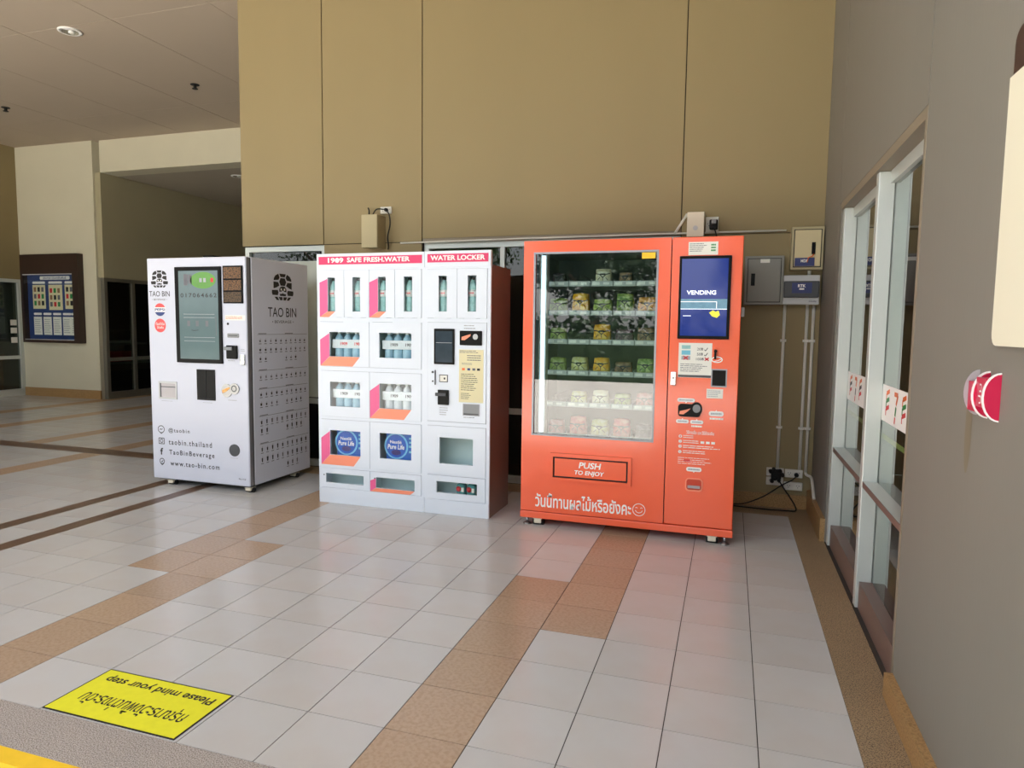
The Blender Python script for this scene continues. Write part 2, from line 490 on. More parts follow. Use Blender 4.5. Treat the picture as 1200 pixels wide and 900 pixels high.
# ------------------------------------------------------------------ the setting: walls
def panelwall(name, backing, m, panels, kind):
    root = struct(backing, name, 'joint_dark')
    for p in panels: struct(MB().box(*p), 'panel', m, root)
    return root
bk = MB().box(-4.64, .495, YB + .012, YB + .25, 2.09, CZ).box(-3.74, -2.74, YB + .012, YB + .25, 0, 2.09).box(-.53, .62, YB + .012, YB + .25, 0, 2.09)
wall_back = panelwall('wall_back', bk, 'wall_tan',
    [(-4.645, -3.748, YB, YB + .02, 2.095, CZ - .001), (-3.738, -2.750, YB, YB + .02, 2.095, CZ - .001), (-2.740, -.534, YB, YB + .02, 2.12, CZ - .001),
     (-.526, .4945, YB, YB + .02, 2.085, CZ - .001), (-3.738, -2.75, YB, YB + .02, .001, 2.088), (-.526, .4945, YB, YB + .02, .101, 2.08),
     (-4.645, -4.62, YB + .02, YB + .25, 2.095, CZ - .001)], 0)
struct(MB().box(-.526, .4645, YB - .02, YB + .01, .0006, .105), 'baseboard_back', 'skirting')
br = MB().box(XR + .012, XR + .16, -5, .2, 0, CZ).box(XR + .012, XR + .16, .2, 2.13, 2.15, CZ).box(XR + .012, XR + .16, 2.13, YB + .25, 0, CZ)  # stretch running out of view is lengthened to block light from the right
wall_right = panelwall('wall_right', br, 'wall_grey',
    [(XR, XR + .02, -5, .196, .001, CZ - .001), (XR, XR + .02, .204, 2.216, 2.155, CZ - .001), (XR, XR + .02, 2.224, 2.95, .001, CZ - .001),
     (XR, XR + .02, 2.13, 2.216, .001, 2.15)], 0)
struct(MB().box(XR - .03, XR + .01, -1.08, .196, .0006, .09), 'baseboard_right_near', 'skirting')
struct(MB().box(XR - .03, XR + .01, 2.135, 2.95, .0006, .15), 'baseboard_right_far', 'skirting')

struct(MB().flat(ell(.44, 1.10, .026, .12, 20)[::1], WX(XR), .0006), 'stain_mark', 'stain', wall_right)

# glazed front in the right wall
XG = XR + .078
wr = struct(MB().box(XR - .002, XR + .15, .196, .222, 0, 2.15).box(XR - .002, XR + .15, .222, 2.13, 2.108, 2.15), 'window_1', 'frame_taupe')
for y in (1.05, 2.055):
    struct(MB().bbox(XR + .008, XG, y, y + .06, .0006, 2.106, .004).box(XG + .008, XG + .06, y + .005, y + .055, .001, 2.106), 'mullion', 'aluminium', wr)
for y0, y1 in ((.223, 1.049), (1.111, 2.054)):
    tr_ = struct(MB().box(XR + .014, XG, y0, y1, .608, .634), 'transom', 'aluminium', wr)
    struct(MB().box(XR + .011, XR + .0138, y0, y1, .607, .634), 'transom_front', 'frame_brown', tr_)  # thin brown sheet over the front face of the transom only
    struct(MB().box(XR + .022, XG, y0, y1, .0006, .135), 'kick_panel', 'frame_brown', wr)
    struct(MB().box(XG - .02, XG + .0, y0, y1, 2.05, 2.107), 'head_rail', 'aluminium', wr)
    for z0, z1 in ((.136, .607), (.635, 2.049)):
        struct(MB().box(XG, XG + .006, y0, y1, z0, z1), 'pane', 'glass', wr)
    struct(MB().box(XG + .0062, XG + .0072, y0, y1, .853, .877), 'yellow_strip', 'strip_yellow', wr)
    st = struct(MB().box(XG - .0016, XG - .0006, y0, y1, .942, 1.112), 'sticker_band', 'print_white', wr)
    fr = WX(XG - .0016); r1, r2, r3 = MB(), MB(), MB(); k = 0
    y = y1 - .12
    while y > y0 + .1:
        u = -y
        if k % 2 == 0:
            for j, mbb in enumerate((r1, r2, r3)):
                stroke(mbb, [(u - .03, 1.075 - j * .036), (u + .03, 1.09 - j * .036)], .02, fr, .0006)
                stroke(mbb, [(u - .03, 1.075 - j * .036), (u - .03, 1.045 - j * .036)], .014, fr, .0006)
        else:
            stroke(r1, [(u - .03, 1.085), (u + .035, 1.085), (u + .01, 1.04)], .02, fr, .0006)
            stroke(r2, [(u + .01, 1.03), (u, .99)], .022, fr, .0006); stroke(r3, [(u, .985), (u - .006, .955)], .02, fr, .0006)
        y -= .155; k += 1
    build(r1, 'sticker_print', 'print_orange', st); build(r2, 'sticker_print', 'print_black' if y0 > 1 else 'print_green', st); build(r3, 'sticker_print', 'print_red', st)

# shop interior behind it
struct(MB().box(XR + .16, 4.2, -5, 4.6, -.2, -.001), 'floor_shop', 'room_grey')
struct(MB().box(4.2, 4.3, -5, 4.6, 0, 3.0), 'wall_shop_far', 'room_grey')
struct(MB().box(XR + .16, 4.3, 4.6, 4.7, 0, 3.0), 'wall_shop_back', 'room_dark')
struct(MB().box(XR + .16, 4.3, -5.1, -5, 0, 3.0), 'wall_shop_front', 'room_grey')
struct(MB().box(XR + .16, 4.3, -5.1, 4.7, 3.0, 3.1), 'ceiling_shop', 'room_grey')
ct = thing('shop_counter', (1.5, 1.6, 0), 'grey shop counter with a yellow-green edge behind the glazed front', 'counter')
build(MB().box(1.25, 1.85, .1, 3.6, 0, .82), 'body', 'room_grey', ct)
build(MB().box(1.22, 1.9, .05, 3.65, .82, .87), 'worktop', mat('counter_edge', (206, 204, 130), rough=.5), ct)
sh = thing('shop_shelf', (3.4, 2.4, 0), 'dark shelf rack standing inside the glazed shop', 'shelf')
for z in (.1, .55, 1.0, 1.45, 1.9): build(MB().box(3.1, 3.9, .6, 4.2, z, z + .03), 'shelf_board', 'dark_grey', sh)
for y in (.6, 2.4, 4.17): build(MB().box(3.86, 3.9, y, y + .03, 0, 2.0), 'post', 'dark_grey', sh)

# glazed openings under the back wall
def backwin(n, x0, x1, mull, top):
    y = YB + .03
    w = struct(MB().frame(x0, x1, 0, top, x0 + .045, x1 - .045, .06, top - .05, y, y + .07), 'window_%d' % n, 'aluminium')
    xs = [x0 + .045] + mull + [x1 - .045]
    for m_ in mull: struct(MB().box(m_ - .02, m_ + .02, y + .005, y + .065, .06, top - .05), 'mullion', 'aluminium', w)
    for a, b in zip(xs, xs[1:]):
        struct(MB().box(a + (.02 if a in mull else 0), b - (.02 if b in mull else 0), y + .03, y + .036, .06, top - .05), 'pane', 'glass_dark', w)
    struct(MB().box(x0 + .045, x1 - .045, y + .01, y + .06, .60, .65), 'transom', 'aluminium', w)
    if n == 2: struct(MB().box(x0 + .05, x1 - .05, y + .028, y + .0295, .66, 1.95), 'frosted_film', 'frosted', w)
backwin(2, -4.64, -3.741, [], 2.09)
backwin(3, -2.739, -.535, [-2.01, -1.2], 2.085)
struct(MB().box(-2.74, -.534, YB + .004, YB + .03, 2.085, 2.118), 'trim_2', 'frame_taupe')
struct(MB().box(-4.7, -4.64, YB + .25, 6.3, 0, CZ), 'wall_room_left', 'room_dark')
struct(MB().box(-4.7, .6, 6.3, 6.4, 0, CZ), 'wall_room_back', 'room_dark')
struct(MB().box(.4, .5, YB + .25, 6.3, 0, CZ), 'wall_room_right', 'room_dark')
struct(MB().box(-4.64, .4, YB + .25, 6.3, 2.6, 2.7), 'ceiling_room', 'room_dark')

# far hall on the left
struct(MB().box(-12.3, -10.52, 6.42, 6.6, 0, CZ - .001), 'wall_column', 'wall_cream')
struct(MB().box(-12.28, -10.5, 6.39, 6.42, .0006, .15), 'baseboard_column', 'skirting')
struct(MB().box(-10.40, -4.7, 6.46, 6.8, 3.865, CZ - .001), 'trim_3', 'wall_cream')
struct(MB().box(-10.52, -4.7, 6.8, 16, 3.865, 4.05), 'ceiling_recess', 'ceiling_low')
struct(MB().box(-10.52, -10.40, 6.46, 9.0, 2.10, 3.864).box(-10.52, -10.40, 9.0, 16, 0, 3.864), 'wall_recess', 'wall_olive')
struct(MB().box(-4.7, -4.6, 6.4, 16.1, 0, CZ), 'wall_recess_right', 'wall_olive')
struct(MB().box(-10.5, -4.7, 16, 16.1, 0, 3.865), 'wall_recess_end', 'room_dark')
struct(MB().box(-12.46, -12.3, -6, 6.42, 2.08, CZ - .001), 'wall_left', 'wall_tan')

def sidewin(n, xf, y0, y1, mulls, top, m, gl):
    w = struct(MB().box(xf - .08, xf, y0, y0 + .06, 0, top).box(xf - .08, xf, y1 - .06, y1, 0, top).box(xf - .08, xf, y0 + .06, y1 - .06, top - .06, top).box(xf - .08, xf, y0 + .06, y1 - .06, 0, .12), 'window_%d' % n, m)
    ys = [y0 + .06] + mulls + [y1 - .06]
    for q in mulls: struct(MB().box(xf - .08, xf, q - .03, q + .03, .12, top - .06), 'mullion', m, w)
    for a, b in zip(ys, ys[1:]):
        a2, b2 = a + (.03 if a in mulls else 0), b - (.03 if b in mulls else 0)
        struct(MB().box(xf - .07, xf - .01, a2, b2, .66, .72), 'transom', m, w)
        struct(MB().box(xf - .045, xf - .039, a2, b2, .12, .66), 'pane', gl, w)
        struct(MB().box(xf - .045, xf - .039, a2, b2, .72, top - .06), 'pane', gl, w)
sidewin(4, -12.3, .4, 6.42, [2.4, 4.4], 2.08, 'aluminium', 'glass_dark')
sidewin(5, -10.40, 6.46, 9.0, [7.06, 8.0], 2.10, 'alu_dull', 'glass_dark')
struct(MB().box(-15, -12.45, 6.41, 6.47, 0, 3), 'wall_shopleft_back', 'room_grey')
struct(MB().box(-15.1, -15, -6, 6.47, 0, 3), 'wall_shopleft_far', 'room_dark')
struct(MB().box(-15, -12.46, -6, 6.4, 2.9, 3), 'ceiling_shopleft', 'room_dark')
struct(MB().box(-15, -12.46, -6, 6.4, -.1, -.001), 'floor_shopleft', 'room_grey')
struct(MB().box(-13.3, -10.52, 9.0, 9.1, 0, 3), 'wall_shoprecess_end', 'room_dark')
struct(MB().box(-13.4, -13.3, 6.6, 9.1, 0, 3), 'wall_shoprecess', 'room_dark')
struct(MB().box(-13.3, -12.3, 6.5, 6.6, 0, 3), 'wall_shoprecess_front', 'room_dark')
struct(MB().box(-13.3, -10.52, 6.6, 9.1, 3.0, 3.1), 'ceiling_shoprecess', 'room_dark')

# ceiling of panels
ceil = struct(MB().box(-14, 6, -1.7, 16, CZ + .012, CZ + .25), 'ceiling', 'joint_dark')
struct(MB().box(XR, 6, -5.1, -1.701, CZ, CZ + .25), 'shade_roof', 'ceiling_paint')  # unseen roof, added to shade the road and dim the right side
px = [-6.2 - 1.225 * i for i in range(6, 0, -1)] + [-6.2 + 1.225 * i for i in range(0, 6)] + [.9, 6.0]
px = [-14] + [x for x in px if x > -13.6]
py = [-1.7, .52, 2.96, 5.40, 7.84, 10.28, 16]
for x0, x1 in zip(px, px[1:]):
    for y0, y1 in zip(py, py[1:]):
        if y0 > 7: continue
        struct(MB().box(x0 + .003, x1 - .003, y0 + .003, y1 - .003, CZ, CZ + .014), 'panel', 'ceiling_paint', ceil)

# ------------------------------------------------------------------ red fruit vending machine
RX0, RX1, RS, RF, RBK = -1.465, -.075, -.500, 1.83, 2.62
red = thing('fruit_vending_machine', ((RX0 + RX1) / 2, 2.2, 0), 'orange-red vending machine with glass front full of fruit packs', 'vending machine')
gx0, gx1, gz0, gz1 = -1.392, -.582, .632, 1.85
fl_ = RF + .05
b = MB().box(RX0 + .004, RX0 + .03, fl_, RBK, .10, 1.922).box(RX1 - .03, RX1 - .004, fl_, RBK, .10, 1.922)
b.box(RX0 + .03, RX1 - .03, fl_, RBK, 1.885, 1.922).box(RX0 + .03, RX1 - .03, RBK - .03, RBK, .10, 1.885)
build(b, 'body', 'red_steel', red)
build(MB().box(RX0 + .03, RS - .01, fl_ + .02, RBK - .03, .10, .56).box(RS - .03, RX1 - .03, fl_, RBK - .03, .10, 1.885), 'inner_case', 'vend_inside', red)
li = MB().box(RX0 + .031, RX0 + .06, fl_, RBK - .03, .56, 1.885).box(RX0 + .06, RS - .031, RBK - .06, RBK - .03, .56, 1.885).box(RX0 + .06, RS - .031, fl_, RBK - .06, 1.865, 1.885)
build(li, 'lining', 'vend_inside', red)
build(MB().bbox(RX0 - .004, RX1 + .004, RF - .002, RBK, .052, .098, .004), 'skirt', 'red_steel', red)
door = build(MB().frame(RX0, RS - .003, .104, 1.928, gx0, gx1, gz0, gz1, RF, fl_), 'door', 'red_steel', red)
build(MB().frame(gx0 - .004, gx1 + .004, gz0 - .004, gz1 + .004, gx0 + .008, gx1 - .008, gz0 + .008, gz1 - .008, RF - .003, RF + .006), 'glass_trim', 'steel_edge', door)
build(MB().box(gx0 + .001, gx1 - .001, RF + .012, RF + .018, gz0 + .001, gz1 - .001), 'glass_pane', 'glass_double', door)
ctl = build(MB().bbox(RS + .003, RX1, RF, fl_, .104, 1.928, .005), 'control_panel', 'red_steel', red)
build(MB().cyl((gx0 + .042, 1.915, .64), .015, 1.2, 14), 'light_tube', 'led', red)
build(MB().box(gx0 + .062, gx0 + .07, 1.90, 1.96, .62, 1.86).box(gx0 + .02, gx0 + .03, 1.895, 1.93, .62, 1.86), 'tube_holder', 'light_grey', red)
SH = [1.656, 1.46, 1.264, 1.05, .832, .612]
CB = [-1.349, -1.192, -1.040, -.888, -.738, -.590]
for z in SH:
    t = build(MB().box(-1.352, -.53, 1.99, 2.53, z - .017, z - .012), 'tray', 'tray_inside', red)
    for a, c in zip(CB, CB[1:]):
        s_ = build(MB().box(a + .003, c - .003, 1.984, 1.990, z - .018, z + .016), 'price_strip', 'light_grey', t)
        build(MB().box(a + .012, a + .06, 1.9825, 1.984, z - .010, z + .010), 'price_tag', 'print_white', s_)
        build(MB().box(a + .085, min(a + .125, c - .006), 1.9825, 1.984, z - .008, z + .008), 'price_tag', 'print_white', s_)
    for c in CB[1:-1]: build(MB().box(c - .002, c + .002, 2.0, 2.5, z - .012, z + .03), 'divider', 'mid_grey', t)
# delivery flap
fp = build(MB().frame(-1.258, -.713, .33, .517, -1.238, -.735, .350, .492, RF - .014, RF - .001), 'flap_surround', 'red_steel', red)
fl2 = build(MB().box(-1.227, -.746, RF - .008, RF - .003, .361, .481), 'flap', 'red_steel', red)
build(MB().box(-1.2375, -.7355, RF - .0025, RF - .0005, .3505, .4915), 'flap_shadow_gap', 'black_matte', red)
t = MB(); f_ = FX(RF - .008)
add_text(t, 'PUSH', -1.062, -.911, .424, .466, f_, bold=.025, shear=.15); add_text(t, 'TO ENJOY', -1.09, -.889, .372, .409, f_, bold=.025, shear=.15)
build(t, 'lettering', 'print_white', fl2)
t = MB(); f_ = FX(RF)
add_text(t, 'วันนี้ทานผลไม้หรือยังคะ', -1.361, -.708, .135, .235, f_, bold=.018)
build(t, 'lettering', 'print_white', door)
t = MB(); ring(t, -.6575, .178, .042, .042, .004, f_, .0008)
for s in (-1, 1): ring(t, -.6575 + s * .016, .186, .008, .009, .0035, f_, .0008, 8, 0.2, 2.9)
ring(t, -.6575, .182, .026, .026, .004, f_, .0008, 12, math.pi * 1.1, math.pi * 1.9)
build(t, 'smiley', 'print_white', door)
build(MB().box(-.683, -.599, RF - .004, RF - .0031, 1.80, 1.838), 'yellow_sticker', 'sticker_yellow', door)
# control panel furniture
sc = build(MB().bbox(-.449, -.140, RF - .016, RF + .001, 1.298, 1.81, .004), 'screen', 'black_plastic', red)
build(MB().box(-.434, -.158, RF - .0175, RF - .0162, 1.318, 1.792), 'display', 'screen_blue', sc)
build(MB().box(-.434, -.158, RF - .0182, RF - .0176, 1.484, 1.545), 'display_band', 'screen_pale', sc)
t = MB(); add_text(t, 'VENDING', -.40, -.225, 1.572, 1.598, FX(RF - .0176), e=.0006, bold=.02)
t.flat(rectp(-.434, -.158, 1.482, 1.485), FX(RF - .0182), .0006); t.flat(rectp(-.418, -.37, 1.440, 1.443), FX(RF - .0176), .0006)
t.flat(rectp(-.434, -.218, 1.527, 1.530), FX(RF - .0182), .0006).flat(rectp(-.221, -.218, 1.488, 1.527), FX(RF - .0182), .0006)
build(t, 'display_lettering', 'screen_white', sc)
build(MB().flat([(-.262, 1.462), (-.245, 1.44), (-.215, 1.430), (-.198, 1.448), (-.206, 1.474), (-.225, 1.468), (-.24, 1.476)], FX(RF - .0176), .0007), 'pointer_icon', 'screen_yellow', sc)
def paper(rect, name, m, parent, y=RF, e=.0012):
    return build(MB().box(rect[0], rect[1], y - e, y - .0002, rect[2], rect[3]), name, m, parent)
def lines(rect, n, m, parent, y, rnd=None, name='printed_lines', thick=.35, jit=.3):
    rnd = rnd or random.Random(n); mb = MB(); f = FX(y)
    for i in range(n):
        z = rect[3] - (rect[3] - rect[2]) * (i + .5) / n; h = (rect[3] - rect[2]) / n * thick / 2
        x = rect[0]; end = rect[1] - (rect[1] - rect[0]) * rnd.random() * jit
        while x < end:
            w = (rect[1] - rect[0]) * rnd.uniform(.05, .2); mb.flat(rectp(x, min(x + w, end), z - h, z + h), f, .0006); x += w + (rect[1] - rect[0]) * .02
    o = build(mb, name, m, parent); o['kind'] = 'stuff'; return o
p = paper((-.399, -.223, 1.816, 1.896), 'paper_notice', 'paper', ctl); lines((-.392, -.29, 1.835, 1.89), 5, 'print_grey', p, RF - .0012); lines((-.265, -.235, 1.835, 1.885), 3, 'print_green', p, RF - .0012, thick=.6)
p = paper((-.438, -.236, 1.056, 1.273), 'bank_note_notice', 'paper', ctl)
f_ = FX(RF - .0012)
build(MB().box(-.420, -.366, RF - .0020, RF - .0012, 1.235, 1.258), 'note_print', 'bottle_teal', p); build(MB().box(-.420, -.366, RF - .0020, RF - .0012, 1.198, 1.226), 'note_print', 'paper_blue', p); build(MB().box(-.420, -.366, RF - .0020, RF - .0012, 1.167, 1.190), 'note_print', 'print_lightgrey', p)
t = MB(); stroke(t, [(-.408, 1.168), (-.378, 1.19)], .007, f_, .0014); stroke(t, [(-.408, 1.19), (-.378, 1.168)], .007, f_, .0014)
stroke(t, [(-.278, 1.164), (-.254, 1.182)], .007, f_, .0014); stroke(t, [(-.278, 1.182), (-.254, 1.164)], .007, f_, .0014)
build(t, 'cross_mark', 'print_red', p)
t = MB(); add_text(t, '20฿', -.326, -.290, 1.226, 1.245, f_); add_text(t, '50฿', -.326, -.290, 1.194, 1.213, f_); add_text(t, '100฿', -.330, -.284, 1.164, 1.182, f_)
for z in (1.232, 1.20): stroke(t, [(-.282, z), (-.275, z - .007), (-.262, z + .012)], .004, f_, .0008)
build(t, 'amounts', 'print_black', p)
lines((-.425, -.262, 1.09, 1.145), 5, 'print_grey', p, RF - .0012)
build(MB().box(-.437, -.237, RF - .0020, RF - .0012, 1.0575, 1.072), 'footer_bar', 'dark_grey', p)
lk_ = build(MB().bbox(-.481, -.448, RF - .018, RF, 1.003, 1.09, .004), 'lock_handle', 'chrome', red); build(MB().cyl((-.4645, RF - .021, 1.05), .008, .004, 12, 'y'), 'keyhole', 'zinc', lk_)
rd = build(MB().frame(-.236, -.142, 1.002, 1.114, -.229, -.149, 1.01, 1.107, RF - .008, RF), 'card_reader', 'steel_edge', red)
build(MB().box(-.229, -.149, RF - .005, RF - .001, 1.01, 1.107), 'reader_face', 'black_plastic', rd)
build(MB().cyl((-.215, RF - .02, 1.225), .010, .02, 12, 'y').box(-.222, -.210, RF - .016, RF, 1.175, 1.222), 'key_hanger', 'black_plastic', red)
t = MB(); ring(t, -.205, 1.172, .034, .02, .006, FX(RF), .0008); stroke(t, [(-.225, 1.160), (-.20, 1.166), (-.18, 1.176)], .004, FX(RF), .0009); build(t, 'pay_logo', 'print_white', ctl)
p = paper((-.26, -.162, .93, .989), 'white_label', 'paper', ctl); lines((-.254, -.17, .937, .983), 4, 'print_lightgrey', p, RF - .0012)
def bubble(r, up=True):
    mb = MB().prism(rrect(r[0], r[1], r[2], r[3], (r[3] - r[2]) * .45), FX(RF - .0012), .001)
    c = (r[0] + r[1]) / 2; h = .008
    mb.flat([(c - .006, r[3] - .001), (c + .006, r[3] - .001), (c, r[3] + h)] if up else [(c + .006, r[2] + .001), (c - .006, r[2] + .001), (c, r[2] - h)], FX(RF), .0012)
    o = build(mb, 'caption_bubble', 'print_white', ctl); lines((r[0] + .012, r[1] - .012, r[2] + .006, r[3] - .006), 1, 'print_lightgrey', o, RF - .0013, thick=.6, jit=0)
bubble((-.436, -.328, .90, .924), False); bubble((-.44, -.361, .764, .788)); bubble((-.353, -.273, .763, .787)); bubble((-.242, -.153, .818, .850)); bubble((-.367, -.273, .458, .486), False)
cu_ = build(MB().prism(rrect(-.429, -.292, .808, .888, .02), FX(RF - .012), .012).prism(ell(-.318, .858, .036, .044, 20), FX(RF - .0125), .012), 'coin_unit', 'black_plastic', red)
build(MB().prism(ell(-.316, .862, .024, .026, 18), FX(RF - .016), .004), 'coin_button', 'mid_grey', cu_)
build(MB().prism([(-.422, .822), (-.395, .822), (-.365, .846), (-.352, .862), (-.38, .852), (-.418, .842)], FX(RF - .014), .002), 'coin_chute', 'decal_orange', cu_)
t = MB(); add_text(t, 'วิธีการซื้อ และวิธีชำระเงิน', -.375, -.206, .697, .722, FX(RF), bold=.01)
for k, (z, w) in enumerate(((.680, .326), (.648, .30), (.616, .19), (.581, .28))):
    build(MB().flat(ell(-.410, z, .0105, .0105, 14), FX(RF), .0008), 'step_dot', 'print_white', ctl)
build(t, 'instructions', 'print_white', ctl)
lines((-.392, -.326, .668, .692), 2, 'print_white', ctl, RF, random.Random(3)); lines((-.392, -.29, .636, .66), 2, 'print_white', ctl, RF, random.Random(4))
lines((-.392, -.165, .604, .628), 2, 'print_white', ctl, RF, random.Random(5)); lines((-.392, -.215, .57, .594), 2, 'print_white', ctl, RF, random.Random(6))
for x in (-.285, -.252, -.22): build(MB().flat(rectp(x, x + .022, .640, .655), FX(RF), .0008), 'pay_icon', 'print_white', ctl)
t = MB()
for k, z in enumerate((.680, .648, .616, .581)): add_text(t, str(k + 1), -.4135, -.4065, z - .006, z + .006, FX(RF), e=.0014)
build(t, 'step_numbers', 'print_coral', ctl)
lines((-.421, -.215, .50, .55), 4, 'print_white', ctl, RF, random.Random(8), thick=.25); build(MB().flat(rectp(-.385, -.345, .519, .533), FX(RF), .001), 'red_mark', 'print_red', ctl)
lines((-.235, -.155, .795, .81), 1, 'print_white', ctl, RF, random.Random(9), thick=.8, jit=0); lines((-.345, -.28, .742, .755), 1, 'print_white', ctl, RF, random.Random(10), thick=.8, jit=0)
rt = build(MB().prism(rrect(-.370, -.263, .331, .416, .022), FX(RF - .006), .006), 'coin_return', 'decal_orange', red)
build(MB().prism(rrect(-.362, -.271, .342, .409, .016), FX(RF - .008), .002), 'return_flap', 'red_dark', rt)
build(MB().box(-.355, -.278, RF - .012, RF - .008, .352, .37), 'return_lip', 'clear_plastic', rt)
build(MB().bbox(RX1 + .001, RX1 + .022, 1.95, 1.975, 1.44, 1.50, .004), 'side_hook', 'light_grey', red)
# feet and castors
def leveller(x, y, par, ztop):
    o = build(MB().cyl((x, y, .015), .008, ztop - .015, 10), 'levelling_foot', 'chrome', par); build(MB().lathe((x, y, .0005), [(.03, 0), (.03, .006), (.012, .016)], 18), 'foot_pad', 'zinc', o)
def castor(x, y, par, ztop, m='ivory', r=.028):
    o = build(MB().bbox(x - .026, x + .026, y - .034, y + .03, .016, ztop - .004, .006).box(x - .03, x + .03, y - .036, y + .035, ztop - .004, ztop), 'castor', m, par)
    build(MB().cyl((x - .036, y + .002, r + .0005), r, .072, 18, 'x'), 'wheel', 'rubber', o)
for x, y in ((-1.425, 1.865), (-.118, 1.855), (-1.425, 2.56), (-.118, 2.56)): leveller(x, y, red, .052)
for x, y in ((-1.345, 1.868), (-.195, 1.866), (-1.345, 2.5), (-.195, 2.5)): castor(x, y, red, .052)

# fruit packs: each one a thing
ORD = ['top', 'second', 'third', 'fourth', 'fifth', 'lowest']
def fruit_pack(row, col, kind, w, h, txt, shape='tub'):
    z = SH[row] - .0118; xc = (CB[col] + CB[col + 1]) / 2; y0 = 2.005; h = min(h * 1.3, .15); w = min(w * 1.06, .138)
    o = thing('fruit_pack', (xc, y0 + .05, z), '%s on the %s shelf of the red vending machine' % (txt, ORD[row]), 'fruit pack', 'fruit packs in the red vending machine')
    rnd = random.Random(row * 10 + col)
    bm = bmesh.new(); bmesh.ops.create_cube(bm, size=1)
    for v in bm.verts:
        tp = .90 if v.co.z > 0 else 1.0
        v.co = Vector((xc + v.co.x * w * tp, y0 + .045 + v.co.y * .09 * tp, z + .012 + (v.co.z + .5) * (h - .014)))
    bmesh.ops.subdivide_edges(bm, edges=bm.edges[:], cuts=3, use_grid_fill=True)
    for v in bm.verts:
        d = v.co - Vector((xc, y0 + .045, z + h / 2))
        k = max(abs(d.x) / (w / 2), abs(d.y) / .045, abs(d.z) / (h / 2))
        l = math.sqrt((d.x / (w / 2)) ** 2 + (d.y / .045) ** 2 + (d.z / (h / 2)) ** 2)
        s_ = (1 + .35 * (k / max(l, .01) - 1)) * rnd.uniform(.95, 1.02)
        v.co = Vector((xc, y0 + .045, z + h / 2)) + d * s_
        v.co.y = max(v.co.y, y0 + .002); v.co.z = max(v.co.z, z + .008)
    mb = MB().addbm(bm); mb.smooth = set(range(len(mb.f)))
    build(mb, 'fruit', 'fruit_' + kind, o)
    build(MB().bbox(xc - w / 2, xc + w / 2, y0, y0 + .094, z, z + .014, .004), 'tub_base', 'clear_plastic', o)
    t = MB(); f = FX(y0 - .001); zc = z + h * .55
    stroke(t, [(xc - w * .42, zc + .014), (xc - w * .2, zc + .010), (xc - .012, zc), (xc, zc - .012), (xc + .012, zc), (xc + w * .2, zc + .010), (xc + w * .42, zc + .014)], .006, f, 0)
    stroke(t, [(xc, zc - .012), (xc, zc - .035)], .004, f, 0); stroke(t, [(xc - .018, zc + .010), (xc + .018, zc + .010)], .010, f, .0003)
    stroke(t, [(xc - w * .3, zc - .03), (xc - .02, zc - .012)], .004, f, 0); stroke(t, [(xc + w * .3, zc - .03), (xc + .02, zc - .012)], .004, f, 0)
    build(t, 'logo_print', 'print_black', o)
    return o
PK = [(0, 0, 'plum', .09, .07, 'small dark fruit tub'), (0, 2, 'cream', .11, .09, 'pale cream fruit tub'), (0, 3, 'brown', .09, .07, 'small brown fruit tub'),
      (1, 0, 'green', .14, .09, 'wide tub of green salad leaves'), (1, 1, 'mango', .12, .125, 'tall pack of bright yellow mango'), (1, 2, 'lime', .13, .085, 'low tub of light green guava'), (1, 3, 'green', .12, .115, 'tall clear bag of green fruit'), (1, 4, 'orange', .13, .095, 'orange and green mixed fruit tub'),
      (2, 0, 'lime', .115, .085, 'tub of yellow-green fruit'), (2, 2, 'mango', .12, .105, 'heaped tub of golden mango slices'), (2, 3, 'purple', .125, .08, 'tub of dark purple grapes'), (2, 4, 'brown', .125, .09, 'tub of speckled brown fruit'),
      (3, 0, 'lime', .115, .09, 'tub of pale lime fruit'), (3, 1, 'pale', .12, .095, 'tub of pale yellow fruit'), (3, 2, 'mango', .115, .095, 'square tub of orange-yellow fruit'), (3, 3, 'brown', .12, .075, 'low tub of brown fruit'), (3, 4, 'green', .12, .095, 'tub of green apple pieces'),
      (4, 1, 'pale', .11, .08, 'tub of light yellow fruit'), (4, 2, 'cream', .115, .09, 'tub of cream-white fruit'), (4, 3, 'lime', .115, .075, 'tub of washed-out green fruit'), (4, 4, 'pink', .12, .085, 'tub of pink fruit'),
      (5, 0, 'pink', .11, .09, 'tub of dull pink fruit'), (5, 1, 'melon', .12, .12, 'tall pack of red melon'), (5, 2, 'pale', .125, .105, 'tub of yellow melon cubes'), (5, 3, 'melon', .12, .14, 'very tall rounded pack of watermelon'), (5, 4, 'plum', .125, .09, 'tub of dark plums')]
for a in PK: fruit_pack(*a)
def coil(row, col):
    z = SH[row] - .0118 + .036; xc = (CB[col] + CB[col + 1]) / 2
    build(MB().tube([(xc + .034 * math.cos(i * .7), 2.02 + i * .0048, z + .034 * math.sin(i * .7)) for i in range(80)], .0025, 5), 'spiral', 'dark_grey', red)
for r, c in ((2, 1), (0, 1), (0, 4), (4, 0)): coil(r, c)

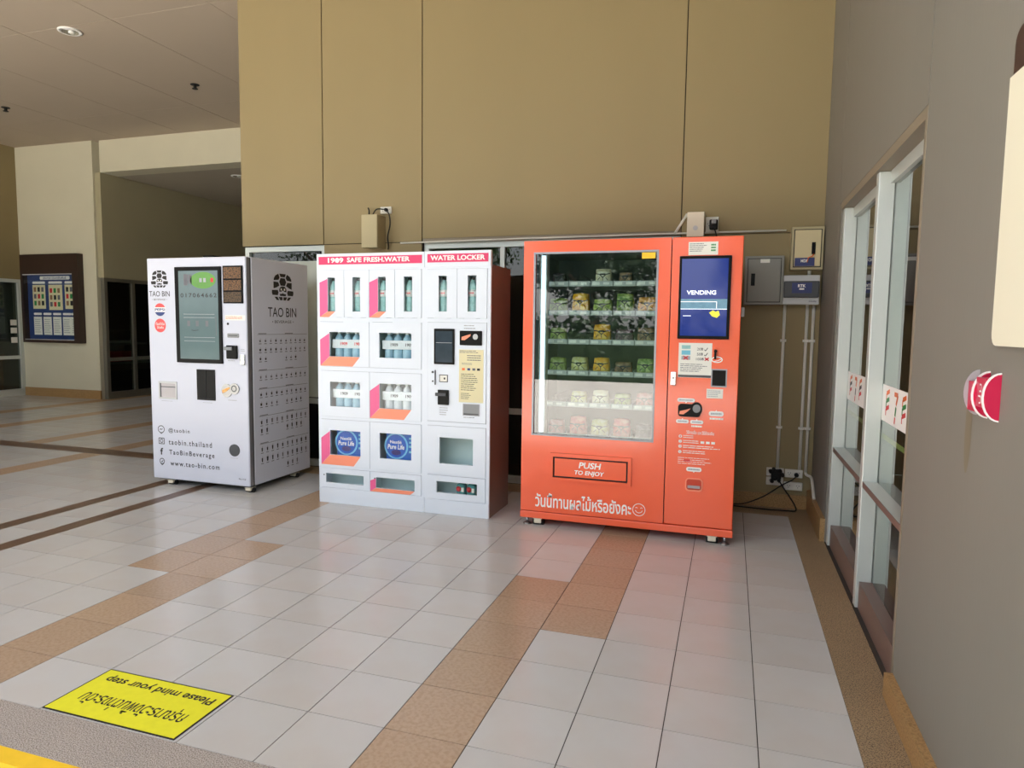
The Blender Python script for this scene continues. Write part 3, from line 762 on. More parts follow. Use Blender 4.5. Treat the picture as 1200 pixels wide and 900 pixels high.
# ------------------------------------------------------------------ white water locker
LX0, LX1, LS, LF, LB = -3.092, -1.71, -2.209, 1.86, 2.30
lock = thing('water_locker', ((LX0 + LX1) / 2, 2.08, 0), 'white steel locker with little windows showing water bottles and a pink header', 'locker')
b = MB().box(LX0, LX0 + .012, LF + .02, LB, .0, 1.785)  .box(LX0 + .012, LX1 - .012, LB - .012, LB, 0, 1.785)
b.box(LX0 + .012, LX1 - .012, LF + .02, LB - .012, 1.772, 1.785).box(LX0 + .012, LX1 - .012, LF + .02, LB - .012, .0, .11)
build(b, 'body', 'white_locker', lock)
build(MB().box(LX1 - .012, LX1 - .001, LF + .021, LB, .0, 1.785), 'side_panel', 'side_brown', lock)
inn = MB().box(LX0 + .0125, LX1 - .0125, LF + .34, LB - .0125, .1105, 1.7715).box(LX0 + .0125, LX1 - .0125, LF + .13, LF + .14, 1.4065, 1.7715).box(LX0 + .0125, LS - .0101, LF + .16, LF + .17, .1105, .2685).box(LS + .0101, LX1 - .0125, LF + .16, LF + .17, .1105, .2815).box(LS + .0101, LX1 - .0125, LF + .17, LF + .18, .2945, .6535)
inn.box(LS - .01, LS + .01, LF + .03, LF + .34, .11, 1.7715).box(-2.655, -2.643, LF + .03, LF + .34, .11, 1.7715)
for z in (.275, .655, 1.03, 1.394): inn.box(LX0 + .0125, LS - .0101, LF + .03, LF + .34, z - .006, z + .006)
for z in (.288, .66, 1.40): inn.box(LS + .0101, LX1 - .0125, LF + .03, LF + .34, z - .006, z + .006)
for x in (-2.8555, -2.4435, -1.959): inn.box(x - .004, x + .004, LF + .03, LF + .34, 1.4061, 1.7715)
build(inn, 'compartments', 'locker_inside', lock)
build(MB().bbox(LX0, LS - .001, LF, LF + .02, 0, .118, .003), 'plinth', 'white_locker', lock); build(MB().bbox(LS + .001, LX1, LF, LF + .02, 0, .108, .003), 'plinth', 'white_locker', lock)
hd = build(MB().bbox(LX0, LS - .001, LF, LF + .03, 1.77, 1.88, .003), 'header', 'white_locker', lock); hd2 = build(MB().bbox(LS + .001, LX1, LF, LF + .03, 1.77, 1.882, .003), 'header', 'white_locker', lock)
s1 = build(MB().box(-3.073, -2.228, LF - .002, LF - .0002, 1.800, 1.858), 'header_sign', 'print_pink', hd); s2 = build(MB().box(-2.186, -1.729, LF - .002, LF - .0002, 1.803, 1.861), 'header_sign', 'print_pink', hd2)
t = MB(); f_ = FX(LF - .002)
add_text(t, '1909', -2.993, -2.862, 1.812, 1.849, f_, bold=.03); t.flat(ell(-2.913, 1.8305, .017, .0185, 16), f_, .0012)
add_text(t, 'SAFE FRESH.WATER', -2.832, -2.322, 1.814, 1.849, f_, bold=.03); build(t, 'lettering', 'print_white', s1)
t = MB(); add_text(t, 'WATER LOCKER', -2.162, -1.752, 1.816, 1.851, f_, bold=.03); build(t, 'lettering', 'print_white', s2)
# face frame strips between the doors
ff = MB().box(LX0, LX0 + .020, LF + .004, LF + .02, .118, 1.77).box(-2.232, -2.186, LF + .004, LF + .02, .108, 1.77).box(LX1 - .026, LX1, LF + .004, LF + .02, .108, 1.77)
for z0, z1 in ((.272, .288), (.645, .666), (1.014, 1.045), (1.380, 1.411), (1.76, 1.77)): ff.box(LX0 + .020, -2.232, LF + .004, LF + .02, z0, z1)
for z0, z1 in ((.287, .293), (.647, .676), (1.385, 1.412), (1.758, 1.77)): ff.box(-2.186, LX1 - .026, LF + .004, LF + .02, z0, z1)
build(ff, 'face_frame', 'white_locker', lock)
def ldoor(d, w):
    o = build(MB().frame(d[0] + .0015, d[1] - .0015, d[2] + .0015, d[3] - .0015, *w, LF - .001, LF + .016), 'locker_door', 'white_locker', lock)
    build(MB().box(w[0], w[1], LF + .005, LF + .008, w[2], w[3]), 'window_pane', 'glass_clear', o)
    return o
D = {}
D[11] = ldoor((-3.072, -2.860, 1.411, 1.760), (-2.999, -2.937, 1.456, 1.706)); D[12] = ldoor((-2.860, -2.652, 1.411, 1.760), (-2.790, -2.726, 1.456, 1.706))
D[13] = ldoor((-2.652, -2.444, 1.411, 1.760), (-2.579, -2.516, 1.457, 1.707)); D[14] = ldoor((-2.444, -2.232, 1.411, 1.760), (-2.370, -2.305, 1.458, 1.707))
D[15] = ldoor((-2.186, -1.959, 1.412, 1.758), (-2.10, -2.037, 1.460, 1.71)); D[16] = ldoor((-1.959, -1.736, 1.412, 1.758), (-1.88, -1.817, 1.461, 1.71))
D[21] = ldoor((-3.072, -2.652, 1.045, 1.380), (-2.987, -2.732, 1.121, 1.303)); D[22] = ldoor((-2.652, -2.232, 1.045, 1.380), (-2.571, -2.312, 1.121, 1.303))
D[31] = ldoor((-3.072, -2.652, .666, 1.014), (-2.987, -2.732, .745, .930)); D[32] = ldoor((-2.652, -2.232, .666, 1.014), (-2.569, -2.312, .749, .932))
D[41] = ldoor((-3.072, -2.652, .288, .645), (-2.991, -2.731, .375, .563)); D[42] = ldoor((-2.652, -2.232, .288, .645), (-2.570, -2.312, .375, .566))
D[51] = ldoor((-3.072, -2.652, .119, .272), (-3.030, -2.707, .158, .230)); D[52] = ldoor((-2.652, -2.232, .119, .272), (-2.602, -2.285, .150, .231))
D[61] = ldoor((-2.186, -1.736, .293, .647), (-2.089, -1.831, .374, .564)); D[62] = ldoor((-2.186, -1.736, .109, .287), (-2.112, -1.799, .160, .243))
def decal(d, x0, w, floor_=True):
    """pink side and orange floor of the printed open box; w the window rect, x0 z0 the lower left corner of the box"""
    z0 = x0[1]; x0 = x0[0]; y = LF - .001; dx = w[0] - x0; dz = w[2] - z0
    build(MB().flat([(x0, z0), (w[0] - .001, w[2]), (w[0] - .001, w[3] - .004), (x0, w[3] - dz * .75)], FX(y), .0007), 'pink_decal', 'decal_pink', D[d])
    build(MB().flat([(x0, z0), (w[1] - dx * .75, z0), (w[1], w[2] - .001), (w[0], w[2] - .001)], FX(y), .0007), 'orange_decal', 'decal_orange', D[d])
decal(11, (-3.068, 1.414), (-2.999, -2.937, 1.456, 1.700)); decal(13, (-2.649, 1.414), (-2.579, -2.516, 1.457, 1.700)); decal(21, (-3.068, 1.049), (-2.987, -2.732, 1.121, 1.298))
decal(32, (-2.649, .672), (-2.569, -2.312, .749, .932)); decal(41, (-3.068, .297), (-2.991, -2.731, .375, .558)); decal(52, (-2.650, .121), (-2.602, -2.285, .150, .224))
for x, z in ((-3.046, .216), (-2.612, .222)): build(MB().cyl((x, LF - .004, z), .005, .003, 10, 'y'), 'lock', 'dark_grey', D[51] if x < -2.7 else D[52])
# locker control panel
cp = build(MB().bbox(-2.1845, -1.7375, LF - .001, LF + .016, .678, 1.384, .003), 'control_panel', 'white_locker', lock)
sc = build(MB().bbox(-2.130, -1.975, LF - .012, LF - .001, 1.088, 1.339, .003), 'screen', 'black_plastic', lock); build(MB().box(-2.116, -1.988, LF - .0132, LF - .0122, 1.103, 1.322), 'display', 'screen_dim', sc)
build(MB().flat(rectp(-2.112, -1.992, 1.239, 1.242), FX(LF - .0132), .0006), 'display_line', 'print_lightgrey', sc)
cu_ = build(MB().bbox(-1.935, -1.769, LF - .010, LF - .001, 1.226, 1.327, .006), 'coin_unit', 'black_plastic', lock)
build(MB().prism([(-1.920, 1.262), (-1.895, 1.262), (-1.855, 1.29), (-1.85, 1.304), (-1.88, 1.296), (-1.918, 1.284)], FX(LF - .0125), .002), 'coin_chute', 'decal_orange', cu_)
build(MB().prism(ell(-1.816, 1.286, .019, .020, 18), FX(LF - .0135), .003), 'coin_button', 'light_grey', cu_)
p = paper((-1.941, -1.758, .824, 1.196), 'instruction_sheet', 'paper_beige', cp, LF - .001); yy = LF - .0022
lines((-1.936, -1.765, 1.17, 1.192), 2, 'print_grey', p, yy); lines((-1.88, -1.77, 1.115, 1.162), 3, 'print_grey', p, yy, random.Random(3)); lines((-1.92, -1.84, 1.088, 1.104), 2, 'print_grey', p, yy, random.Random(1))
for k, x in enumerate((-1.918, -1.878, -1.84, -1.805)): build(MB().flat(rectp(x, x + .022, 1.05, 1.066), FX(yy), .0006), 'pay_icon', ('print_orange', 'print_blue', 'print_grey', 'print_black')[k], p)
lines((-1.925, -1.79, .905, 1.03), 9, 'print_black', p, yy, random.Random(2), thick=.3); lines((-1.925, -1.85, .845, .893), 4, 'print_black', p, yy, random.Random(5), thick=.3)
o = build(MB().frame(-2.091, -2.026, .961, 1.014, -2.086, -2.031, .966, 1.009, LF - .005, LF - .001), 'scanner_button', 'dark_grey', lock); build(MB().box(-2.086, -2.031, LF - .004, LF - .001, .966, 1.009), 'button_face', 'paper', o); build(MB().flat(rectp(-2.056, -2.044, .980, .994), FX(LF - .004), .0006), 'button_mark', 'print_black', o)
ba = build(MB().bbox(-2.098, -2.016, LF - .018, LF - .001, .80, .906, .004), 'bill_acceptor', 'black_plastic', lock); build(MB().bbox(-2.113, -2.028, LF - .030, LF - .0185, .862, .886, .004), 'note_slot', 'dark_grey', ba)
lines((-2.09, -2.02, .72, .785), 4, 'print_lightgrey', cp, LF - .001, random.Random(4)); lines((-1.905, -1.80, 1.335, 1.372), 2, 'print_lightgrey', cp, LF - .001, random.Random(2)); lines((-1.905, -1.79, .714, .722), 1, 'print_grey', cp, LF - .001, random.Random(2), thick=.5)
o = build(MB().frame(-1.909, -1.785, .73, .815, -1.903, -1.791, .736, .809, LF - .006, LF - .001), 'coin_return', 'steel_edge', lock); build(MB().box(-1.903, -1.791, LF - .003, LF - .0012, .736, .809), 'return_flap', 'mid_grey', o); build(MB().box(-1.903, -1.791, LF - .005, LF - .003, .736, .746), 'return_lip', 'dark_grey', o)
kh = build(MB().box(-2.124, -2.120, LF - .012, LF - .001, .94, 1.045).cyl((-2.142, LF - .008, 1.03), .008, .007, 10, 'y').cyl((-2.142, LF - .006, .965), .006, .005, 10, 'y'), 'key_lock', 'dark_grey', lock)

# bottles inside
def bottle_mb(x, y, z, h, r, seg=14):
    pr = [(r * .8, 0), (r * .98, h * .03)]
    for i in range(5):
        zz = h * (.06 + .07 * i); pr += [(r, zz), (r * .93, zz + h * .03)]
    pr += [(r * .95, h * .43), (r * .95, h * .64), (r, h * .66), (r * .98, h * .72), (r * .8, h * .8), (r * .45, h * .89), (r * .36, h * .93)]
    return MB().lathe((x, y, z), pr, seg)
def water_bottle(xc, z, label):
    y = LF + .053; h = .245; r = .032; xc = xc - .012
    o = thing('water_bottle', (xc, y, z), label, 'bottle', 'single water bottles in the locker')
    build(bottle_mb(xc, y, z, h, r), 'bottle_body', 'bottle_teal', o)
    lb = build(MB().lathe((xc, y, z), [(r * .99, h * .44), (r * .99, h * .63)], 16), 'bottle_label', 'bottle_label', o)
    t = MB(); add_text(t, '1909', xc - .018, xc + .018, z + h * .51, z + h * .565, FX(y - r * .99), e=.0012, bold=.03); build(t, 'lettering', 'print_coral', lb)
    build(MB().cyl((xc, y, z + h * .925), r * .46, h * .075, 12), 'cap', 'cap_black', o)
stand = MB()
for xc in (-2.965, -2.756, -2.546, -2.336, -2.068, -1.848):
    zf = 1.4001 if xc < -2.2 else 1.4061
    stand.box(xc - .047, xc + .023, LF + .022, LF + .1, zf, 1.457)
build(stand, 'bottle_stands', 'white_locker', lock)
nm = ['in the door with a pink decal at the end', 'between two pink-decal doors', 'in the inner pink-decal door', 'in the plain door next to the divider', 'in the plain door under the word WATER', 'in the plain door under the word LOCKER']
for xc, n_ in zip((-2.965, -2.756, -2.546, -2.336, -2.068, -1.848), nm): water_bottle(xc, 1.4571, 'single teal water bottle ' + n_)
def bottle_pack(x0, z, kind, label):
    w, h = .30, .205; y0 = LF + .035
    o = thing('bottle_pack', (x0 + w / 2, y0 + .07, z), label, 'bottle pack', 'shrink wrapped bottle packs in the locker')
    for k in range(4):
        for j in range(2):
            bx, by = x0 + .038 + .073 * k, y0 + .04 + .073 * j
            bb = build(bottle_mb(bx, by, z, h, .035, 12), 'bottle', kind, o)
            if j == 0: build(MB().cyl((bx, by, z + h * .925), .014, h * .07, 10), 'cap', 'bottle_label', bb)
    band = build(MB().bbox(x0, x0 + w, y0 - .002, y0 + .152, z + .082, z + .148, .003), 'wrap_band', 'film_white', o)
    t = MB()
    for k in range(2): add_text(t, '1909', x0 + .07 + .12 * k, x0 + .13 + .12 * k, z + .105, z + .128, FX(y0 - .002), e=.001, bold=.03)
    build(t, 'lettering', 'print_coral' if 'pink' in label else 'print_grey', band)
for x0, zz, zf, kd, lb in ((-2.985, 1.10, 1.036, 'bottle_blue', 'wrapped pack of blue water bottles in the pink-decal door under the single bottles'), (-2.565, 1.10, 1.036, 'bottle_blue', 'wrapped pack of water bottles in the plain door beside the control panel top'),
                       (-2.985, .725, .661, 'bottle_blue', 'wrapped pack of water bottles in the plain door above the blue branded pack'), (-2.565, .725, .661, 'film_white', 'pale wrapped pack of bottles in the lower decal door beside the control panel')):
    build(MB().box(x0 - .005, x0 + .305, LF + .03, LF + .19, zf + .0001, zz - .0001), 'pack_stand', 'locker_inside', lock)
    bottle_pack(x0, zz, kd, lb)
def branded_pack(x0, words, label):
    z = .2815; w, h = .30, .30; y0 = LF + .04; cx = x0 + .105; cz = .468
    o = thing('bottle_pack', (x0 + w / 2, y0 + .1, z), label, 'bottle pack', 'blue branded packs in the locker')
    bd = build(MB().bbox(x0 + .02, x0 + w, y0, y0 + .2, z, z + h, .02, 3), 'wrapper', 'pack_blue', o)
    f = FX(y0)
    build(MB().flat(ell(cx + .005, cz, .098, .098, 30), f, .001), 'oval_rim', 'pack_rim', bd); build(MB().flat(ell(cx + .005, cz, .084, .086, 30), f, .0016), 'oval_face', 'pack_oval', bd)
    t = MB(); add_text(t, words[0], cx - .045, cx + .05, cz + .018, cz + .042, f, e=.0026, bold=.02); add_text(t, words[1], cx - .065, cx + .072, cz - .024, cz + .012, f, e=.0026, bold=.025, shear=.15); build(t, 'lettering', 'print_white', bd)
    build(MB().flat(ell(cx + .005, cz - .048, .04, .02, 18), f, .0022), 'oval_foot', 'pack_deep', bd)
    t = MB()
    for k, (zz, c) in enumerate(((.53, 0), (.50, 0), (.47, 0), (.43, 0))): t.flat(rectp(x0 + .215, x0 + .25, zz - .008, zz + .008), f, .001)
    build(t, 'side_print', 'paper_blue', bd)
branded_pack(-2.985, ('Nestlé', 'Pure Life'), 'blue wrapped water pack with white script behind the pink-decal door'); branded_pack(-2.565, ('Nestlé', 'Pure Life'), 'blue wrapped water pack with white script behind the plain door')
for k, x in enumerate((-1.945, -1.865)):
    o = thing('small_toy', (x, LF + .06, .1101), 'small teal object with a red ball in the bottom corner window of the white locker', 'toy', 'small objects in the bottom locker window')
    build(MB().bbox(x - .033, x + .036, LF + .04, LF + .10, .1101, .225, .02, 3), 'body', 'item_teal', o)
    build(MB().lathe((x - .01, LF + .045, .188), [(.002, -.022), (.014, -.018), (.022, 0), (.014, .018), (.002, .022)], 14, 'y'), 'red_ball', 'print_red', o)
    build(MB().box(x + .012, x + .03, LF + .034, LF + .04, .17, .20), 'face_label', 'paper', o)

# ------------------------------------------------------------------ white drinks machine
TX0, TX1, TF, TB = -4.712, -3.735, 1.87, 2.68
tao = thing('drinks_vending_machine', ((TX0 + TX1) / 2, 2.27, 0), 'tall white drinks vending machine with turtle emblem and big touch screen', 'vending machine')
body = build(MB().bbox(TX0 + .004, TX1, TF + .062, TB, .055, 1.878, .006), 'body', 'white_steel', tao)
build(MB().box(TX1 - .02, TX1 - .006, TF + .046, TF + .062, .055, 1.872), 'door_gap', 'dark_grey', tao)
td = build(MB().bbox(TX0, TX1 - .004, TF, TF + .045, .055, 1.878, .008), 'door', 'white_steel', tao)
build(MB().box(TX1 - .0038, TX1 - .0015, TF + .008, TF + .042, .06, 1.872), 'door_edge', 'steel_edge', tao)
build(MB().box(TX0 + .03, TX1 - .03, TF + .04, TB - .04, .043, .055), 'base_frame', 'dark_grey', tao)
build(MB().box(-4.26, -4.16, 2.0, 2.1, 1.878, 1.905), 'top_bracket', 'black_plastic', tao)
for x, y in ((-4.55, 1.915), (-3.775, 1.92), (-3.775, 2.5), (-4.65, 2.6)):
    castor(x, y, tao, .043, 'ivory', .02)
def turtle(cu, cv, w, h, fr, parent):
    """shell emblem in a -1..1 box"""
    P = [[(-.30, .98), (.30, .98), (.20, .74), (-.20, .74)],
         [(-.40, .96), (-.28, .70), (-.38, .52), (-.82, .46), (-.80, .62), (-.66, .82)], [(.40, .96), (.28, .70), (.38, .52), (.82, .46), (.80, .62), (.66, .82)],
         [(-.2, .66), (.2, .66), (.32, .38), (.2, .10), (-.2, .10), (-.32, .38)],
         [(-.84, .36), (-.42, .34), (-.30, .10), (-.58, -.06), (-.84, -.14)], [(.84, .36), (.42, .34), (.30, .10), (.58, -.06), (.84, -.14)],
         [(-.98, -.26), (-.46, -.24), (-.40, -.40), (-.46, -.62), (-.94, -.62), (-1.0, -.44)], [(.98, -.26), (.46, -.24), (.40, -.40), (.46, -.62), (.94, -.62), (1.0, -.44)],
         [(-.76, -.74), (-.50, -.74), (-.34, -.98), (-.58, -.98)], [(-.40, -.74), (-.04, -.74), (-.04, -.98), (-.26, -.98)],
         [(.76, -.74), (.50, -.74), (.34, -.98), (.58, -.98)], [(.40, -.74), (.04, -.74), (.04, -.98), (.26, -.98)],
         [(-.26, -.66), (.26, -.66), (.30, -.52), (.10, -.50), (0, -.44), (-.10, -.50), (-.30, -.52)],
         [(-.33, -.36), (-.33, -.16), (-.2, .02), (0, .06), (.2, .02), (.33, -.16), (.33, -.36), (.14, -.34), (.0, -.24), (-.14, -.34)]]
    mb = MB()
    def tr(p): return (cu + p[0] * w / 2, cv + p[1] * h / 2)
    for p in P:
        a = sum(p[i][0] * p[(i + 1) % len(p)][1] - p[(i + 1) % len(p)][0] * p[i][1] for i in range(len(p)))
        mb.flat([tr(q) for q in (p if a > 0 else p[::-1])], fr, .0008)
    o = build(mb, 'turtle_emblem', 'print_black', parent)
    e = MB()
    for s in (-1, 1): e.flat(ell(cu + s * .15 * w / 2, cv - .18 * h / 2, .07 * w / 2, .09 * h / 2, 10), fr, .0014)
    build(e, 'emblem_eyes', 'print_white', o)
f_ = FX(TF)
turtle(-4.585, 1.710, .176, .140, f_, td)
t = MB(); add_text(t, 'TAO BIN', -4.694, -4.484, 1.568, 1.612, f_, bold=.005); build(t, 'lettering', 'print_black', td)
build(add_text(MB(), '• BEVERAGE •', -4.667, -4.513, 1.537, 1.551, f_), 'lettering', 'print_black', td)
t = MB(); t.flat(ell(-4.588, 1.461, .056, .052, 28), f_, .0008); r_ = build(t, 'round_sticker', 'print_white', td)
build(MB().flat(ell(-4.588, 1.461, .056, .052, 16, R_(22), R_(158)), f_, .0014), 'sticker_red', 'print_coral', r_); build(MB().flat(ell(-4.588, 1.461, .056, .052, 16, R_(202), R_(338)), f_, .0014), 'sticker_blue', 'print_blue', r_)
t = MB(); add_text(t, 'PEPSI', -4.640, -4.536, 1.450, 1.472, f_, e=.0018, bold=.03); build(t, 'sticker_lettering', 'print_blue', r_)
o = build(MB().flat(ell(-4.591, 1.332, .058, .056, 28), f_, .0008), 'oval_sticker', 'print_coral', td)
t = MB(); add_text(t, 'ดื่มเต่าบิน', -4.635, -4.547, 1.335, 1.360, f_, e=.0014, bold=.01); add_text(t, 'ได้แต้ม', -4.625, -4.557, 1.306, 1.328, f_, e=.0014, bold=.01); build(t, 'sticker_lettering', 'print_white', o)
sc = build(MB().bbox(-4.421, -3.967, TF - .014, TF + .001, 1.035, 1.803, .005), 'screen', 'black_plastic', tao)
build(MB().box(-4.378, -3.993, TF - .0155, TF - .0142, 1.067, 1.771), 'display', 'screen_teal', sc)
f2 = FX(TF - .0155)
build(MB().flat(ell(-4.135, 1.695, .125, .066, 24), f2, .0007), 'display_green', 'screen_green', sc)
build(add_text(MB(), '017064662', -4.36, -4.005, 1.560, 1.594, f2, e=.0008, bold=.012, space=1.3), 'display_number', 'print_black', sc)
build(stroke(MB(), [(-4.26, 1.30), (-4.235, 1.295), (-4.19, 1.30)], .004, f2, .0008), 'display_mark', 'print_black', sc)
for r_ in ((-4.325, -4.285, 1.655, 1.745), (-4.279, -4.245, 1.67, 1.74), (-4.30, -4.272, 1.33, 1.375), (-4.215, -4.187, 1.33, 1.375), (-4.12, -4.092, 1.33, 1.375), (-4.02, -4.015, 1.26, 1.41)): build(MB().flat(rectp(*r_), f2, .0007), 'display_mark', 'print_grey', sc)
for z in (1.425, 1.398, 1.24, 1.21): build(MB().flat(rectp(-4.335, -4.03, z, z + .003), f2, .0007), 'display_line', 'print_lightgrey', sc)
for x, m_ in ((-4.17, 'print_lightgrey'), (-4.13, 'print_lightgrey'), (-4.06, 'print_red')): build(MB().flat(rectp(x, x + .025, 1.68, 1.712), f2, .0012), 'display_mark', m_, sc)
hp = build(MB().bbox(-3.950, -3.763, TF - .010, TF + .001, 1.513, 1.807, .004), 'bean_hopper', 'black_plastic', tao)
for z0, z1, m_ in ((1.707, 1.795, 'beans'), (1.615, 1.695, 'beans'), (1.523, 1.603, 'beans_dark')): build(MB().box(-3.94, -3.775, TF - .0115, TF - .0102, z0, z1), 'bean_window', m_, hp)
p = paper((-3.941, -3.752, 1.382, 1.420), 'small_sticker', 'paper', td, TF); lines((-3.936, -3.765, 1.388, 1.415), 3, 'print_orange', p, TF - .0012)
build(MB().cyl((-3.916, TF - .002, 1.353), .010, .003, 12, 'y'), 'camera_hole', 'black_matte', tao)
o = build(MB().prism(rrect(-3.921, -3.813, 1.244, 1.278, .008), FX(TF - .005), .005), 'receipt_slot', 'mid_grey', tao); build(MB().box(-3.91, -3.825, TF - .0062, TF - .0052, 1.258, 1.264), 'slot_mouth', 'dark_grey', o)
ba = build(MB().bbox(-3.925, -3.826, TF - .020, TF, 1.077, 1.183, .005), 'bill_acceptor', 'black_plastic', tao); build(MB().bbox(-3.938, -3.86, TF - .034, TF - .0205, 1.146, 1.172, .005), 'note_slot', 'mid_grey', ba)
build(MB().bbox(-3.800, -3.756, TF - .016, TF, 1.030, 1.117, .006), 'lock_handle', 'chrome', tao)
lines((-3.80, -3.75, 1.135, 1.16), 2, 'print_lightgrey', td, TF, random.Random(2)); lines((-3.925, -3.83, 1.058, 1.066), 1, 'print_lightgrey', td, TF, random.Random(2), thick=.7); lines((-3.93, -3.84, .742, .75), 1, 'print_lightgrey', td, TF, random.Random(4), thick=.7)
lines((-4.60, -4.48, .708, .714), 1, 'print_lightgrey', td, TF, random.Random(3), thick=.6); lines((-4.18, -4.08, .712, .718), 1, 'print_lightgrey', td, TF, random.Random(3), thick=.6)
o = build(MB().frame(-4.624, -4.437, .728, .873, -4.61, -4.449, .742, .858, TF - .006, TF - .0002), 'cup_window', 'light_grey', tao); build(MB().box(-4.61, -4.449, TF - .003, TF - .001, .742, .858), 'window_face', 'clear_plastic', o); build(MB().box(-4.61, -4.600, TF - .005, TF - .003, .742, .858).box(-4.60, -4.449, TF - .005, TF - .003, .825, .832), 'window_edge', 'dark_grey', o)
o = build(MB().bbox(-4.233, -4.051, TF - .006, TF - .0002, .735, .984, .003), 'delivery_door', 'black_plastic', tao); build(MB().box(-4.146, -4.138, TF - .008, TF - .0061, .74, .98).box(-4.226, -4.058, TF - .0075, TF - .0061, .739, .752), 'door_seam', 'black_matte', o)
o = build(MB().prism(ell(-3.938, .822, .050, .053, 22), FX(TF - .008), .008).prism(ell(-3.866, .838, .046, .044, 22), FX(TF - .0085), .008), 'coin_unit', 'zinc', tao)
build(MB().prism([(-3.975, .80), (-3.945, .812), (-3.905, .84), (-3.91, .852), (-3.95, .838), (-3.98, .825)], FX(TF - .011), .002), 'coin_chute', 'fruit_orange', o)
t = MB(); ring(t, -3.866, .84, .026, .026, .008, FX(TF - .0085), .001); build(t, 'coin_button', 'dark_grey', o)
build(MB().prism(ell(-3.879, .343, .05, .049, 26), FX(TF - .006), .006), 'round_vent', 'dark_grey', tao)
lines((-3.92, -3.845, .276, .282), 1, 'print_lightgrey', td, TF, random.Random(3), thick=.6)
for w_, r_ in (('@taobin', (-4.54, -4.322, .444, .486)), ('taobin.thailand', (-4.541, -4.102, .347, .391)), ('TaoBinBeverage', (-4.539, -4.079, .252, .304)), ('www.tao-bin.com', (-4.531, -4.032, .171, .212)), ('f', (-4.632, -4.603, .256, .314)), ('No.416', (-3.844, -3.776, .106, .121))):
    build(add_text(MB(), w_, *r_, f_, bold=.03 if w_ == 'f' else .012, space=1.3), 'contact_lettering', 'print_black', td)
t = MB(); ring(t, -4.6155, .471, .035, .032, .006, f_, .0008); stroke(t, [(-4.63, .464), (-4.623, .477), (-4.613, .467), (-4.602, .477)], .005, f_, .0008); stroke(t, [(-4.632, .446), (-4.615, .434), (-4.60, .446)], .005, f_, .0008); build(t, 'contact_icon', 'print_black', td)
t = MB(); stroke(t, [(-4.643, .349), (-4.587, .349), (-4.587, .397), (-4.643, .397), (-4.643, .346)], .006, f_, .0008); ring(t, -4.615, .373, .017, .017, .006, f_, .0008); build(t, 'contact_icon', 'print_black', td)
t = MB(); ring(t, -4.616, .203, .027, .025, .006, f_, .0008); stroke(t, [(-4.636, .188), (-4.616, .168), (-4.596, .188)], .006, f_, .0008); stroke(t, [(-4.626, .202), (-4.617, .194), (-4.604, .212)], .006, f_, .0008); build(t, 'contact_icon', 'print_black', td)
# side print
fs_ = SX(TX1)
turtle(2.323, 1.665, .29, .225, fs_, body)
t = MB(); add_text(t, 'TAO BIN', 2.126, 2.504, 1.414, 1.493, fs_, bold=.005); build(t, 'lettering', 'print_black', body)
build(add_text(MB(), '• BEVERAGE •', 2.177, 2.464, 1.363, 1.386, fs_), 'lettering', 'print_black', body)
t = MB(); g_ = MB()
for z in (1.270, .977, .828, .606, .378): g_.flat(rectp(1.99, 2.655, z - .0015, z + .0015), fs_, .0008); g_.flat(rectp(2.0, 2.1, z + .004, z + .010), fs_, .0008).flat(rectp(2.34, 2.45, z + .004, z + .010), fs_, .0008)
CXS = [2.02 + .0665 * i for i in range(5)] + [2.355 + .0655 * i for i in range(5)]
rnd = random.Random(5)
ROWS = [(1.222, range(10), .6), (1.15, range(10), .6), (1.077, [0, 1, 5, 6, 7], .6), (.928, range(10), .7), (.786, range(10), .7), (.706, [0, 1, 2, 3, 5, 6, 7, 8], .7),
        (.555, range(10), 1.2), (.482, [0, 1, 5, 6, 7, 8], 1.2), (.330, range(10), 1.2), (.243, range(10), 1.2), (.158, [5, 6, 7], 1.2)]
for z, cs, tall in ROWS:
    for c in cs:
        y = CXS[c]; w = .010 * rnd.uniform(.8, 1.2); h = .028 * tall * rnd.uniform(.8, 1.1)
        mbx = t if rnd.random() < .7 else g_
        mbx.flat([(y - w * .7, z - .014), (y + w * .7, z - .014), (y + w, z - .014 + h), (y - w, z - .014 + h)], fs_, .0008)
        stroke(g_, [(y, z - .014 + h), (y + .006, z + h)], .003, fs_, .0008)
        g_.flat(rectp(y - .016, y + .016, z - .030, z - .024), fs_, .0008)
build(t, 'drink_icons', 'print_black', body)['kind'] = 'stuff'; build(g_, 'drink_captions', 'print_grey', body)['kind'] = 'stuff'

# ------------------------------------------------------------------ yellow floor sign
fs2 = (Vector((0, 0, .0035)), Vector((-1, 0, 0)), Vector((0, -1, 0)), Vector((0, 0, 1)))
o = thing('floor_sign', (-2.1, -.745, .0006), 'yellow floor sign reading please mind your step', 'sign')
build(MB().box(-2.397, -1.814, -.886, -.603, .0006, .0026), 'border', 'print_black', o)
fc = build(MB().box(-2.391, -1.820, -.880, -.609, .0026, .0035), 'face', 'sign_yellow', o)
build(add_text(MB(), 'กรุณาระวังพื้นต่างระดับ', 1.87, 2.33, .735, .83, fs2, e=.0004, bold=.008), 'lettering', 'print_black', fc)
build(add_text(MB(), 'Please mind your step', 1.85, 2.35, .634, .688, fs2, e=.0004, bold=.022), 'lettering', 'print_black', fc)

